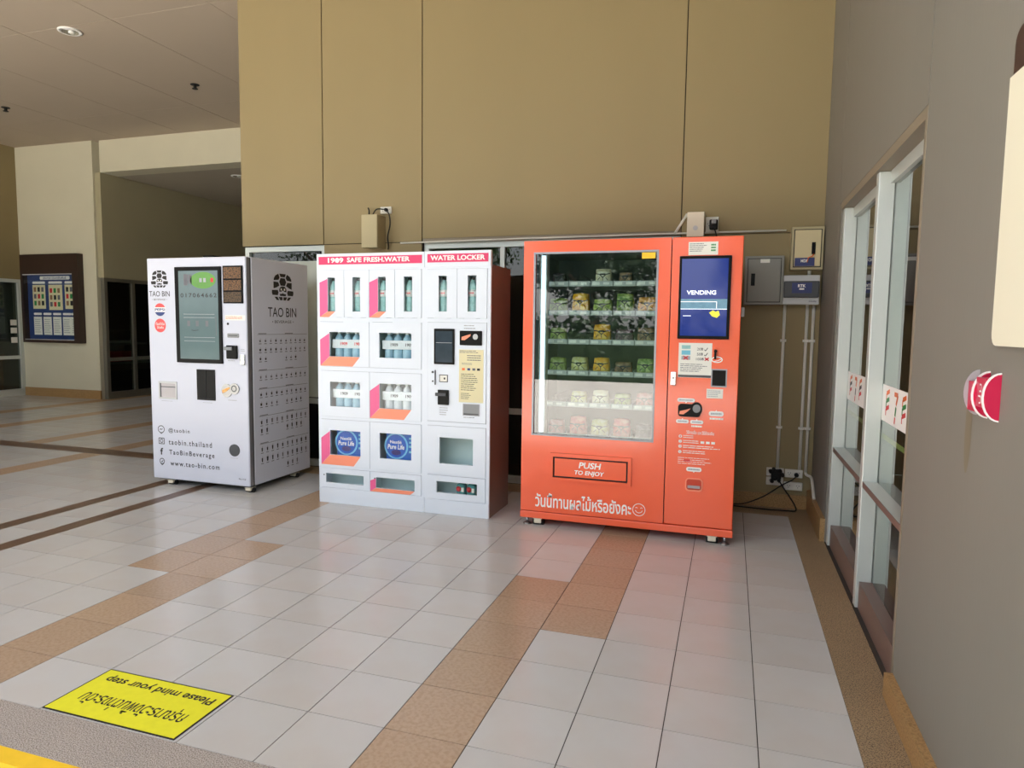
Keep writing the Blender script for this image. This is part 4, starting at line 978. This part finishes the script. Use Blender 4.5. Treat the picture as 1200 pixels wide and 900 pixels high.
# ------------------------------------------------------------------ electrical things on the back wall
def cab(name, x0, x1, z0, z1, d, m, label, cat):
    o = thing(name, ((x0 + x1) / 2, YB - d / 2, z0), label, cat)
    build(MB().bbox(x0, x1, YB - d, YB - .0005, z0, z1, .005), 'case', m, o)
    return o
d = .10
o = cab('electrical_cabinet', -.047, .226, 1.545, 1.905, d, 'box_grey', 'grey steel electrical cabinet on the wall beside the red machine', 'cabinet')
dr = build(MB().bbox(-.025, .204, YB - d - .012, YB - d - .0005, 1.567, 1.883, .004), 'door', 'box_grey', o)
build(MB().frame(-.029, .208, 1.563, 1.887, -.025, .204, 1.567, 1.883, YB - d - .004, YB - d - .0004), 'door_gap', 'black_matte', o)
build(MB().box(-.002, .026, YB - d - .017, YB - d - .0121, 1.685, 1.775), 'latch', 'black_plastic', dr); build(MB().box(.06, .125, YB - d - .0135, YB - d - .0121, 1.853, 1.88), 'name_sticker', 'paper', dr)
o = cab('breaker_cabinet', .268, .487, 1.80, 2.11, d, 'box_tan', 'beige breaker cabinet with dark blue sticker in the wall corner', 'cabinet')
dr = build(MB().bbox(.29, .466, YB - d - .01, YB - d - .0005, 1.823, 2.085, .003), 'door', 'box_beige', o)
build(MB().frame(.284, .472, 1.817, 2.091, .29, .466, 1.823, 2.085, YB - d - .003, YB - d - .0004), 'door_gap', 'black_matte', o)
build(MB().box(.405, .43, YB - d - .016, YB - d - .0101, 1.91, 1.995), 'latch', 'black_plastic', dr); st = build(MB().box(.294, .428, YB - d - .0115, YB - d - .0101, 1.825, 1.885), 'blue_sticker', 'sticker_blue', dr)
t = MB(); add_text(t, 'MDB', .335, .385, 1.852, 1.874, FX(YB - d - .0115), bold=.03); build(t, 'lettering', 'print_white', st)
build(MB().tube([(.42, YB - d - .02, 1.91), (.412, YB - d - .022, 1.895), (.385, YB - d - .022, 1.885), (.378, YB - d - .018, 1.85)], .004, 6), 'key_string', 'print_orange', o)
d = .085
o = cab('consumer_unit', .226, .474, 1.548, 1.762, d, 'light_grey', 'pale grey consumer unit with dark clear cover above the conduits', 'electrical box')
cv = build(MB().bbox(.23, .47, YB - d - .02, YB - d - .0005, 1.598, 1.718, .006), 'clear_cover', 'dark_grey', o)
st = build(MB().box(.285, .42, YB - d - .0225, YB - d - .0201, 1.63, 1.705), 'blue_sticker', 'sticker_blue', cv); t = MB(); add_text(t, 'RTK', .325, .378, 1.672, 1.694, FX(YB - d - .0225), bold=.03); build(MB().flat(rectp(.335, .368, 1.655, 1.665), FX(YB - d - .0225), .0008), 'sticker_mark', 'print_white', st); build(t, 'lettering', 'print_white', st)
t = MB(); add_text(t, 'Schneider', .405, .458, 1.566, 1.579, FX(YB - d), e=.0008, bold=.02); build(t, 'lettering', 'print_grey', o)
build(MB().cyl((.405, YB - .03, 1.763), .012, .035, 10), 'cable_gland', 'pvc_white', o)
def conduit(pts, label, r=.0115, clips=()):
    o = thing('conduit', pts[0], label, 'conduit')
    build(MB().tube(pts, r, 10), 'pipe', 'pvc_white', o)
    for c in clips: build(MB().box(c[0] - .021, c[0] + .021, YB - .006, YB - .0005, c[1] - .01, c[1] + .01).box(c[0] - .0145, c[0] + .0145, YB - .028, YB - .006, c[1] - .008, c[1] + .008), 'clip', 'pvc_white', o)
yc = YB - .0135
conduit([(.249, yc, .306), (.249, yc, 1.548)], 'white upright conduit standing alone beside the paired conduits', clips=((.249, 1.28), (.249, .62)))
conduit([(.405, yc, .304), (.405, yc, 1.548)], 'white upright conduit ending on the outlet plates, inner one of the pair', clips=((.405, 1.28), (.405, .62)))
conduit([(.449, yc, .29), (.449, yc, 1.548)], 'white upright conduit of the pair next to the corner', clips=((.449, 1.28), (.449, .62)))
conduit([(-2.95, yc, 2.084), (-1.9, yc, 2.092), (-.5, yc, 2.098), (.235, yc, 2.098)], 'long white horizontal conduit along the foot of the tan wall', .007)
def plate(name, x0, x1, z0, z1, label, n=2, grp=None):
    o = thing(name, ((x0 + x1) / 2, YB - .01, z0), label, 'outlet', grp)
    build(MB().bbox(x0, x1, YB - .022, YB - .0005, z0, z1, .004), 'plate', 'pvc_white', o)
    for k in range(n):
        cx = x0 + (x1 - x0) * (k + .5) / n; cz = (z0 + z1) / 2
        for dx, dz in ((-.008, .006), (.008, .006), (0, -.008)): build(MB().cyl((cx + dx, YB - .0235, cz + dz), .0032, .002, 8, 'y'), 'socket_hole', 'black_matte', o)
    return o
plate('wall_outlet', .172, .297, .243, .305, 'white outlet plate hidden by a cluster of black plugs', 1); plate('wall_outlet', .304, .430, .240, .302, 'white outlet plate with one black plug beside the cluster')
plate('wall_outlet', .172, .295, .172, .234, 'white outlet plate under the cluster of black plugs'); plate('wall_outlet', .300, .432, .142, .204, 'white outlet plate set a little lower, near the corner')
def plug(x, z, label, cable=None, r=.016, L=.035):
    o = thing('power_plug', (x, YB - .05, z), label, 'plug')
    build(MB().lathe((x, YB - .0231, z), [(r, 0), (r, -L * .6), (r * .6, -L)], 12, 'y'), 'plug_body', 'rubber', o)
    return o
plug(.385, .265, 'single round black plug in the outlet next to the cluster')
o = thing('plug_adapter', (.24, YB - .06, .22), 'black cluster of plugs and adapter covering two outlets', 'plug')
build(MB().bbox(.205, .275, YB - .075, YB - .0235, .225, .30, .01), 'adapter_body', 'rubber', o)
for x, z in ((.20, .285), (.222, .30), (.268, .29), (.285, .262), (.232, .232), (.26, .222), (.212, .212)): build(MB().lathe((x, YB - .03, z), [(.014, 0), (.014, -.045), (.008, -.055)], 10, 'y'), 'plug', 'rubber', o)
def curve(pts, n=8):
    P = [Vector(p) for p in pts]; out = []
    for i in range(len(P) - 1):
        p0, p1, p2, p3 = P[max(i - 1, 0)], P[i], P[i + 1], P[min(i + 2, len(P) - 1)]
        for k in range(n):
            t = k / n; out.append(.5 * ((2 * p1) + (p2 - p0) * t + (2 * p0 - 5 * p1 + 4 * p2 - p3) * t * t + (3 * p1 - p0 - 3 * p2 + p3) * t ** 3))
    return out + [P[-1]]
def cable(pts, label, r=.005, m='rubber', name='power_cable'):
    o = build(MB().tube(curve(pts), r, 7), name, m); return props(o, label, 'cable')
cable([(.385, YB - .0585, .262), (.35, YB - .09, .235), (.28, YB - .105, .195), (.16, YB - .10, .10), (.03, YB - .085, .03), (-.06, YB - .075, .012)], 'black cable running down from the single plug to behind the red machine')
cable([(.262, YB - .092, .221), (.31, YB - .115, .15), (.37, YB - .1, .06), (.385, YB - .11, .012), (.33, YB - .12, .0065), (.15, YB - .13, .0065), (-.06, YB - .11, .0065)], 'black cable looping from the plug cluster over the pebble strip')
cable([(.449, YB - .012, .288), (.455, YB - .03, .272), (XR - .012, YB - .07, .262), (XR - .012, YB - .17, .235), (XR - .012, YB - .30, .155)], 'white taped cable end hanging on the right wall by the corner', .011, 'pvc_white', 'taped_cable')

# box above the locker
o = thing('junction_box', (-3.16, 2.88, 2.035), 'tan steel junction box on the wall above the white locker', 'electrical box')
build(MB().bbox(-3.262, -3.105, 2.80, 2.9495, 2.035, 2.322, .004), 'case', 'box_tan', o); build(MB().box(-3.255, -3.112, 2.797, 2.7995, 2.042, 2.315), 'lid', 'box_tan', o)
o = plate('wall_outlet', -3.145, -3.035, 2.345, 2.405, 'white outlet with black plug above the tan junction box', 2)
pg = plug(-3.08, 2.375, 'black plug in the outlet above the tan junction box'); cable([(-3.08, YB - .06, 2.372), (-3.03, YB - .075, 2.33), (-3.02, YB - .075, 2.24), (-3.045, YB - .07, 2.14), (-3.06, YB - .03, 2.06), (-3.07, YB - .02, 2.03)], 'black cable hanging down beside the tan junction box', .006)
cable([(-3.09, YB - .06, 2.375), (-3.15, YB - .08, 2.375), (-3.19, YB - .08, 2.325)], 'short black lead going into the top of the tan junction box', .005)
cable([(-3.235, YB - .06, 2.322), (-3.235, YB - .06, 2.37), (-3.245, YB - .06, 2.395)], 'stub of dark wire standing up from the tan junction box', .006)
# box above the red machine
o = thing('junction_box', (-.42, 2.86, 2.06), 'white junction box on the wall above the red machine', 'electrical box')
build(MB().bbox(-.478, -.352, 2.82, 2.9495, 2.055, 2.24, .004), 'case', 'ivory', o); build(MB().cyl((-.415, 2.816, 2.12), .018, .004, 14, 'y'), 'knockout', 'light_grey', o)
o = plate('wall_outlet', -.345, -.25, 2.10, 2.215, 'double outlet with black adapter beside the white junction box', 2); 
o = thing('plug_adapter', (-.29, YB - .08, 2.13), 'black adapter plugged in beside the white junction box', 'plug'); build(MB().bbox(-.315, -.255, YB - .10, YB - .0236, 2.115, 2.185, .008), 'adapter_body', 'rubber', o); build(MB().bbox(-.30, -.265, YB - .13, YB - .1005, 2.15, 2.18, .006), 'plug', 'mid_grey', o)
conduit([(-.575, yc, 2.098), (-.485, yc, 2.245)], 'short slanting white conduit meeting the box above the red machine', .0105)
cable([(-.285, YB - .11, 2.13), (-.26, YB - .10, 2.06), (-.25, YB - .05, 1.95), (-.25, YB - .05, 1.90)], 'black cable dropping behind the red machine', .005)

# ------------------------------------------------------------------ right wall furniture
def wprism(y0, y1, z0, z1, r, x0, d, corners='all'): return None
o = thing('wall_sign', (XR - .006, -.95, 1.33), 'cream wall sign with a dark brown rounded top on the grey wall', 'sign')
fr = WX(XR - .012)
build(MB().prism([(q[0], q[1]) for q in rrect(.612, 1.30, 1.335, 2.075, .035)], WX(XR - .0105), .010), 'board', 'sign_brown', o)
pl_ = [q for q in rrect(.610, 1.302, 1.333, 2.02, .03) if q[1] < 1.8] 
pl_ = [(1.302, 1.968), (.610, 1.968)] + [q for q in rrect(.610, 1.302, 1.333, 2.02, .03)[15:]] + [q for q in rrect(.610, 1.302, 1.333, 2.02, .03)[:5]]
build(MB().prism(pl_, WX(XR - .016), .0053), 'face', 'sign_cream', o)
o = thing('wall_bracket', (XR - .02, -.58, 1.15), 'crimson wall holder with two half-round fins edged in white', 'holder')
def dshape(r, h, n=14): return [(0, -h)] + [(r * math.cos(a), h * math.sin(a)) for a in [-math.pi / 2 + math.pi * i / n for i in range(1, n)]] + [(0, h)]
zc = 1.208
def fin(y, r, h, t, m, name, parent):
    fr = (Vector((XR - .0005, y, zc)), Vector((-1, 0, 0)), Vector((0, 0, 1)), Vector((0, -1, 0)))
    return build(MB().prism(dshape(r, h)[::-1], fr, t), name, m, parent)
fin(-.500, .034, .060, .004, 'clear_plastic', 'end_plate', o)
for y in (-.650, -.575):
    e_ = fin(y, .038, .060, .007, 'print_white', 'fin', o)
    fin(y - .0012, .0345, .056, .001, 'magenta_red', 'fin_face', e_); fin(y + .0085, .0345, .056, .001, 'magenta_red', 'fin_back', e_)
build(MB().box(XR - .030, XR - .0005, -.642, -.576, zc - .028, zc + .045).box(XR - .025, XR - .0005, -.567, -.502, zc - .045, zc + .03), 'web', 'magenta_red', o)
t = MB(); fr = (Vector((XR - .030, -.61, zc)), Vector((0, 0, 1)), Vector((0, 1, 0)), Vector((-1, 0, 0))); add_text(t, 'ปุ่ม', -.02, .03, -.012, .014, fr, e=.0006); build(t, 'lettering', 'print_white', o)

# ------------------------------------------------------------------ far hall furniture
nb = thing('notice_board', (-11.48, 6.35, .97), 'dark framed glass notice board with blue backing and papers on the cream column', 'notice board')
NX0, NX1, NZ0, NZ1, NY = -12.15, -10.81, .965, 2.505, 6.42
build(MB().frame(NX0, NX1, NZ0, NZ1, NX0 + .05, NX1 - .13, NZ0 + .05, 2.165, NY - .12, NY - .001), 'frame', 'board_brown', nb)
bd = build(MB().box(NX0 + .05, NX1 - .13, NY - .03, NY - .002, NZ0 + .05, 2.165), 'backing', 'board_blue', nb)
build(MB().box(NX0 + .05, NX1 - .13, NY - .108, NY - .104, NZ0 + .05, 2.165), 'glass_pane', 'glass_clear', nb)
for z0, z1 in ((2.15, 2.165), (NZ0 + .03, NZ0 + .06)): build(MB().box(NX0 + .05, NX1 - .13, NY - .118, NY - .112, z0, z1), 'track', 'light_grey', nb)
fx = FX(NY - .031)
t = build(MB().prism(rrect(-11.80, -11.10, 2.07, 2.13, .02), fx, .001), 'title_strip', 'print_white', bd); lt = MB(); add_text(lt, 'ประกาศ ประชาสัมพันธ์', -11.72, -11.18, 2.08, 2.125, fx, e=.001, bold=.01); build(lt, 'lettering', 'print_blue', t)
for k, (x0, x1, z0, z1, m_) in enumerate(((-11.98, -11.68, 1.56, 1.98, 'paper_beige'), (-11.60, -11.28, 1.54, 1.98, 'paper_beige'), (-11.22, -10.95, 1.56, 1.98, 'paper_beige'))):
    q = build(MB().box(x0, x1, NY - .034, NY - .031, z0, z1), 'poster', m_, bd)
    for i in range(3):
        for j in range(3): build(MB().box(x0 + .03 + i * .09, x0 + .085 + i * .09, NY - .0355, NY - .0342, z0 + .06 + j * .12, z0 + .14 + j * .12), 'poster_picture', ('print_green', 'print_grey', 'wood', 'print_red', 'print_black')[(i * 2 + j + k) % 5], q)
    build(MB().prism(rrect(x0, x1, 2.0, 2.04, .015), fx, .001), 'heading', 'print_white', bd)
for x in (-11.98, -11.75, -11.52, -11.29, -11.10):
    x1 = min(x + .19, -10.95); q = build(MB().box(x, x1, NY - .034, NY - .031, 1.10, 1.42), 'sheet', 'paper', bd); lines((x + .02, x1 - .02, 1.13, 1.39), 7, 'print_lightgrey', q, NY - .034)
    build(MB().prism(rrect(x, x1, 1.45, 1.49, .015), fx, .001), 'heading', 'print_white', bd)

o = thing('display_table', (-13.1, 5.7, 0), 'wooden display table behind the shop glass left of the cream column', 'table')
build(MB().box(-13.5, -12.62, 4.8, 6.3, .68, .74), 'tabletop', 'wood', o)
for x in (-13.45, -12.68):
    for y in (4.85, 6.24): build(MB().box(x - .03, x + .03, y - .03, y + .03, 0, .68), 'leg', 'wood', o)
o = thing('gift_bag', (-12.9, 6.0, .74), 'white and green printed bag on the display table in the left shop', 'bag'); build(MB().bbox(-13.0, -12.8, 5.95, 6.25, .7405, 1.08, .02), 'bag_body', 'paper', o); build(MB().box(-12.799, -12.797, 6.0, 6.2, .8, 1.0), 'bag_print', 'print_green', o)
o = thing('hanging_pennants', (-12.9, 6.2, 1.38), 'white pointed cloths on a blue board hanging in the left shop window', 'display'); build(MB().box(-12.92, -12.88, 5.6, 6.36, 1.38, 1.86), 'blue_board', 'board_blue', o)
for k in range(3):
    y = 5.85 + .17 * k; build(MB().poly([(-12.876, y, 1.46), (-12.876, y + .15, 1.46), (-12.86, y + .075, 1.80)]).poly([(-12.878, y + .15, 1.46), (-12.878, y, 1.46), (-12.862, y + .075, 1.80)]), 'cloth', 'paper', o)
for k, z in enumerate((1.26, 1.12, .95)): props(build(MB().box(-12.335, -12.332, 6.22, 6.33, z, z + .10), 'window_sticker', 'paper'), 'small white sticker on the left shop glass, %s of three' % ('top', 'middle', 'bottom')[k], 'sticker')
o = thing('shop_counter', (-11.2, 7.4, 0), 'dark counter behind the recess shop glass by the column', 'counter'); build(MB().box(-11.5, -10.75, 6.68, 8.6, 0, .58), 'body', 'room_dark', o); build(MB().box(-11.55, -10.70, 6.64, 8.65, .58, .62), 'worktop', 'mid_grey', o)
for y, lb in ((6.80, 'orange-red box on the recess counter next to the column'), (7.08, 'orange-red box on the recess counter beside the other red box')):
    o = thing('storage_box', (-10.85, y + .13, .62), lb, 'box'); build(MB().bbox(-11.0, -10.72, y, y + .26, .6205, .79, .01), 'box_body', 'print_red', o); build(MB().box(-11.01, -10.71, y - .005, y + .265, .79, .81), 'lid', 'print_coral', o)
o = thing('tray_stack', (-10.95, 7.1, .93), 'pale trays on the shelf above the red boxes in the recess shop', 'tray'); build(MB().box(-11.2, -10.7, 6.8, 7.6, .93, .96), 'shelf', 'mid_grey', o); build(MB().bbox(-11.1, -10.75, 6.95, 7.4, .9605, 1.0, .01), 'tray', 'paper', o); build(MB().bbox(-11.1, -10.8, 6.85, 7.5, 1.02, 1.18, .03), 'dark_bundle', 'black_matte', o); build(MB().box(-11.18, -11.14, 6.85, 7.5, .62, .93), 'post', 'mid_grey', o)

def downlight(x, y, z, label):
    o = thing('ceiling_light', (x, y, z), label, 'light')
    mb = MB(); prof = [(.115, 0), (.115, -.010), (.085, -.008), (.07, .0)]
    build(MB().lathe((x, y, z), [(.085, -.0005), (.115, -.0005), (.113, -.012), (.085, -.014), (.082, -.002)], 28), 'trim_ring', 'print_white', o)
    build(MB().lathe((x, y, z - .016), [(.078, 0), (.078, .012)], 24), 'reflector', 'chrome', o)
    build(MB().lathe((x + .02, y, z - .03), [(.022, 0), (.03, .006), (.03, .014)], 16), 'bulb', 'paper', o)
downlight(-6.85, 3.05, CZ, 'round white recessed ceiling light near the hall ceiling seam'); downlight(-8.28, 7.3, 3.865, 'small round ceiling light in the recess behind the beam')
for x, y, lb in ((-6.78, 4.72, 'small black ceiling sprinkler between the ceiling light and the beam'), (-10.14, 4.73, 'small black ceiling sprinkler near the cream column')):
    o = thing('sprinkler', (x, y, CZ), lb, 'sprinkler')
    build(MB().lathe((x, y, CZ), [(.055, -.006), (.055, -.0005)], 18), 'rose', 'black_matte', o); build(MB().cyl((x, y, CZ - .05), .02, .044, 10), 'head', 'black_matte', o); build(MB().cyl((x, y, CZ - .056), .035, .006, 14), 'deflector', 'black_matte', o)

# ------------------------------------------------------------------ trees across the road (mirrored in the glass)
def tree(x, y, h, r, n, m, seed, label):
    rnd = random.Random(seed)
    o = thing('tree', (x, y, -.15), label, 'tree', 'trees across the road')
    pts = [(x + rnd.uniform(-.1, .1) * k, y, -.15 + h * .62 * k / 4) for k in range(5)]
    build(MB().tube(pts, .16, 9), 'trunk', 'bark', o)
    br_ = MB()
    for k in range(7):
        a = k * 2.4; b0 = Vector((x, y, h * (.28 + .05 * k))); br_.tube([b0, b0 + Vector((math.cos(a) * r * .5, math.sin(a) * r * .5, h * .14))], .05, 6)
    build(br_, 'branches', 'bark', o)
    mb = MB()
    blobs = []
    for k in range(26):
        a = rnd.uniform(0, 6.28); q = rnd.random() ** .5 * r * .75
        blobs.append((Vector((x + math.cos(a) * q, y + math.sin(a) * q * .8, h * rnd.uniform(.36, .9))), r * rnd.uniform(.28, .5)))
    for i in range(n):
        c, rr = blobs[rnd.randrange(len(blobs))]
        d = Vector((rnd.gauss(0, 1), rnd.gauss(0, 1), rnd.gauss(0, .8))).normalized() * rr * rnd.uniform(.55, 1.05)
        p = c + d; s = rnd.uniform(.05, .12)
        u = Vector((rnd.gauss(0, 1), rnd.gauss(0, 1), rnd.gauss(0, 1))).normalized(); v = u.cross(Vector((rnd.gauss(0, 1), rnd.gauss(0, 1), rnd.gauss(0, 1)))).normalized()
        mb.poly([p - u * s, p + v * s * .5, p + u * s, p - v * s * .5])
    lf = build(mb, 'foliage', m, o); lf['kind'] = 'stuff'
tree(-10.2, -16, 7, 2.2, 9000, 'leaf', 1, 'spreading mid green tree farthest along the road')
tree(-4.3, -15.8, 6.5, 2.3, 20000, 'leaf_dark', 2, 'dark green tree with low crown across the road')
tree(1.5, -16, 7, 2.3, 16000, 'leaf', 3, 'tall mid green tree facing the red machine across the road')
tree(7.3, -15.8, 6.5, 2.2, 5200, 'leaf_dark', 4, 'dark green tree across the road beyond the grey wall')
tree(-16.2, -16, 7, 2.3, 5200, 'leaf_dark', 5, 'broad dark green tree at the hall end of the road')
rnd = random.Random(11)
hd_ = thing('hedge', (-5, -12.6, -.15), 'long dense green hedge in front of the trees across the road', 'hedge')
mb = MB()
for i in range(16000):
    p = Vector((rnd.uniform(-30, 20), -12.6 + rnd.uniform(-.35, .35), -.1 + 1.7 * rnd.random() ** .8 + .25 * math.sin(i)))
    s_ = rnd.uniform(.07, .15); u = Vector((rnd.gauss(0, 1), rnd.gauss(0, 1), rnd.gauss(0, 1))).normalized(); v = u.cross(Vector((rnd.gauss(0, 1), rnd.gauss(0, 1), rnd.gauss(0, 1)))).normalized()
    mb.poly([p - u * s_, p + v * s_ * .6, p + u * s_, p - v * s_ * .6])
lf = build(mb, 'foliage', 'leaf_dark', hd_); lf['kind'] = 'stuff'
build(MB().box(-30, 20, -12.9, -12.3, -.15, 1.2), 'hedge_core', 'leaf_dark', hd_)
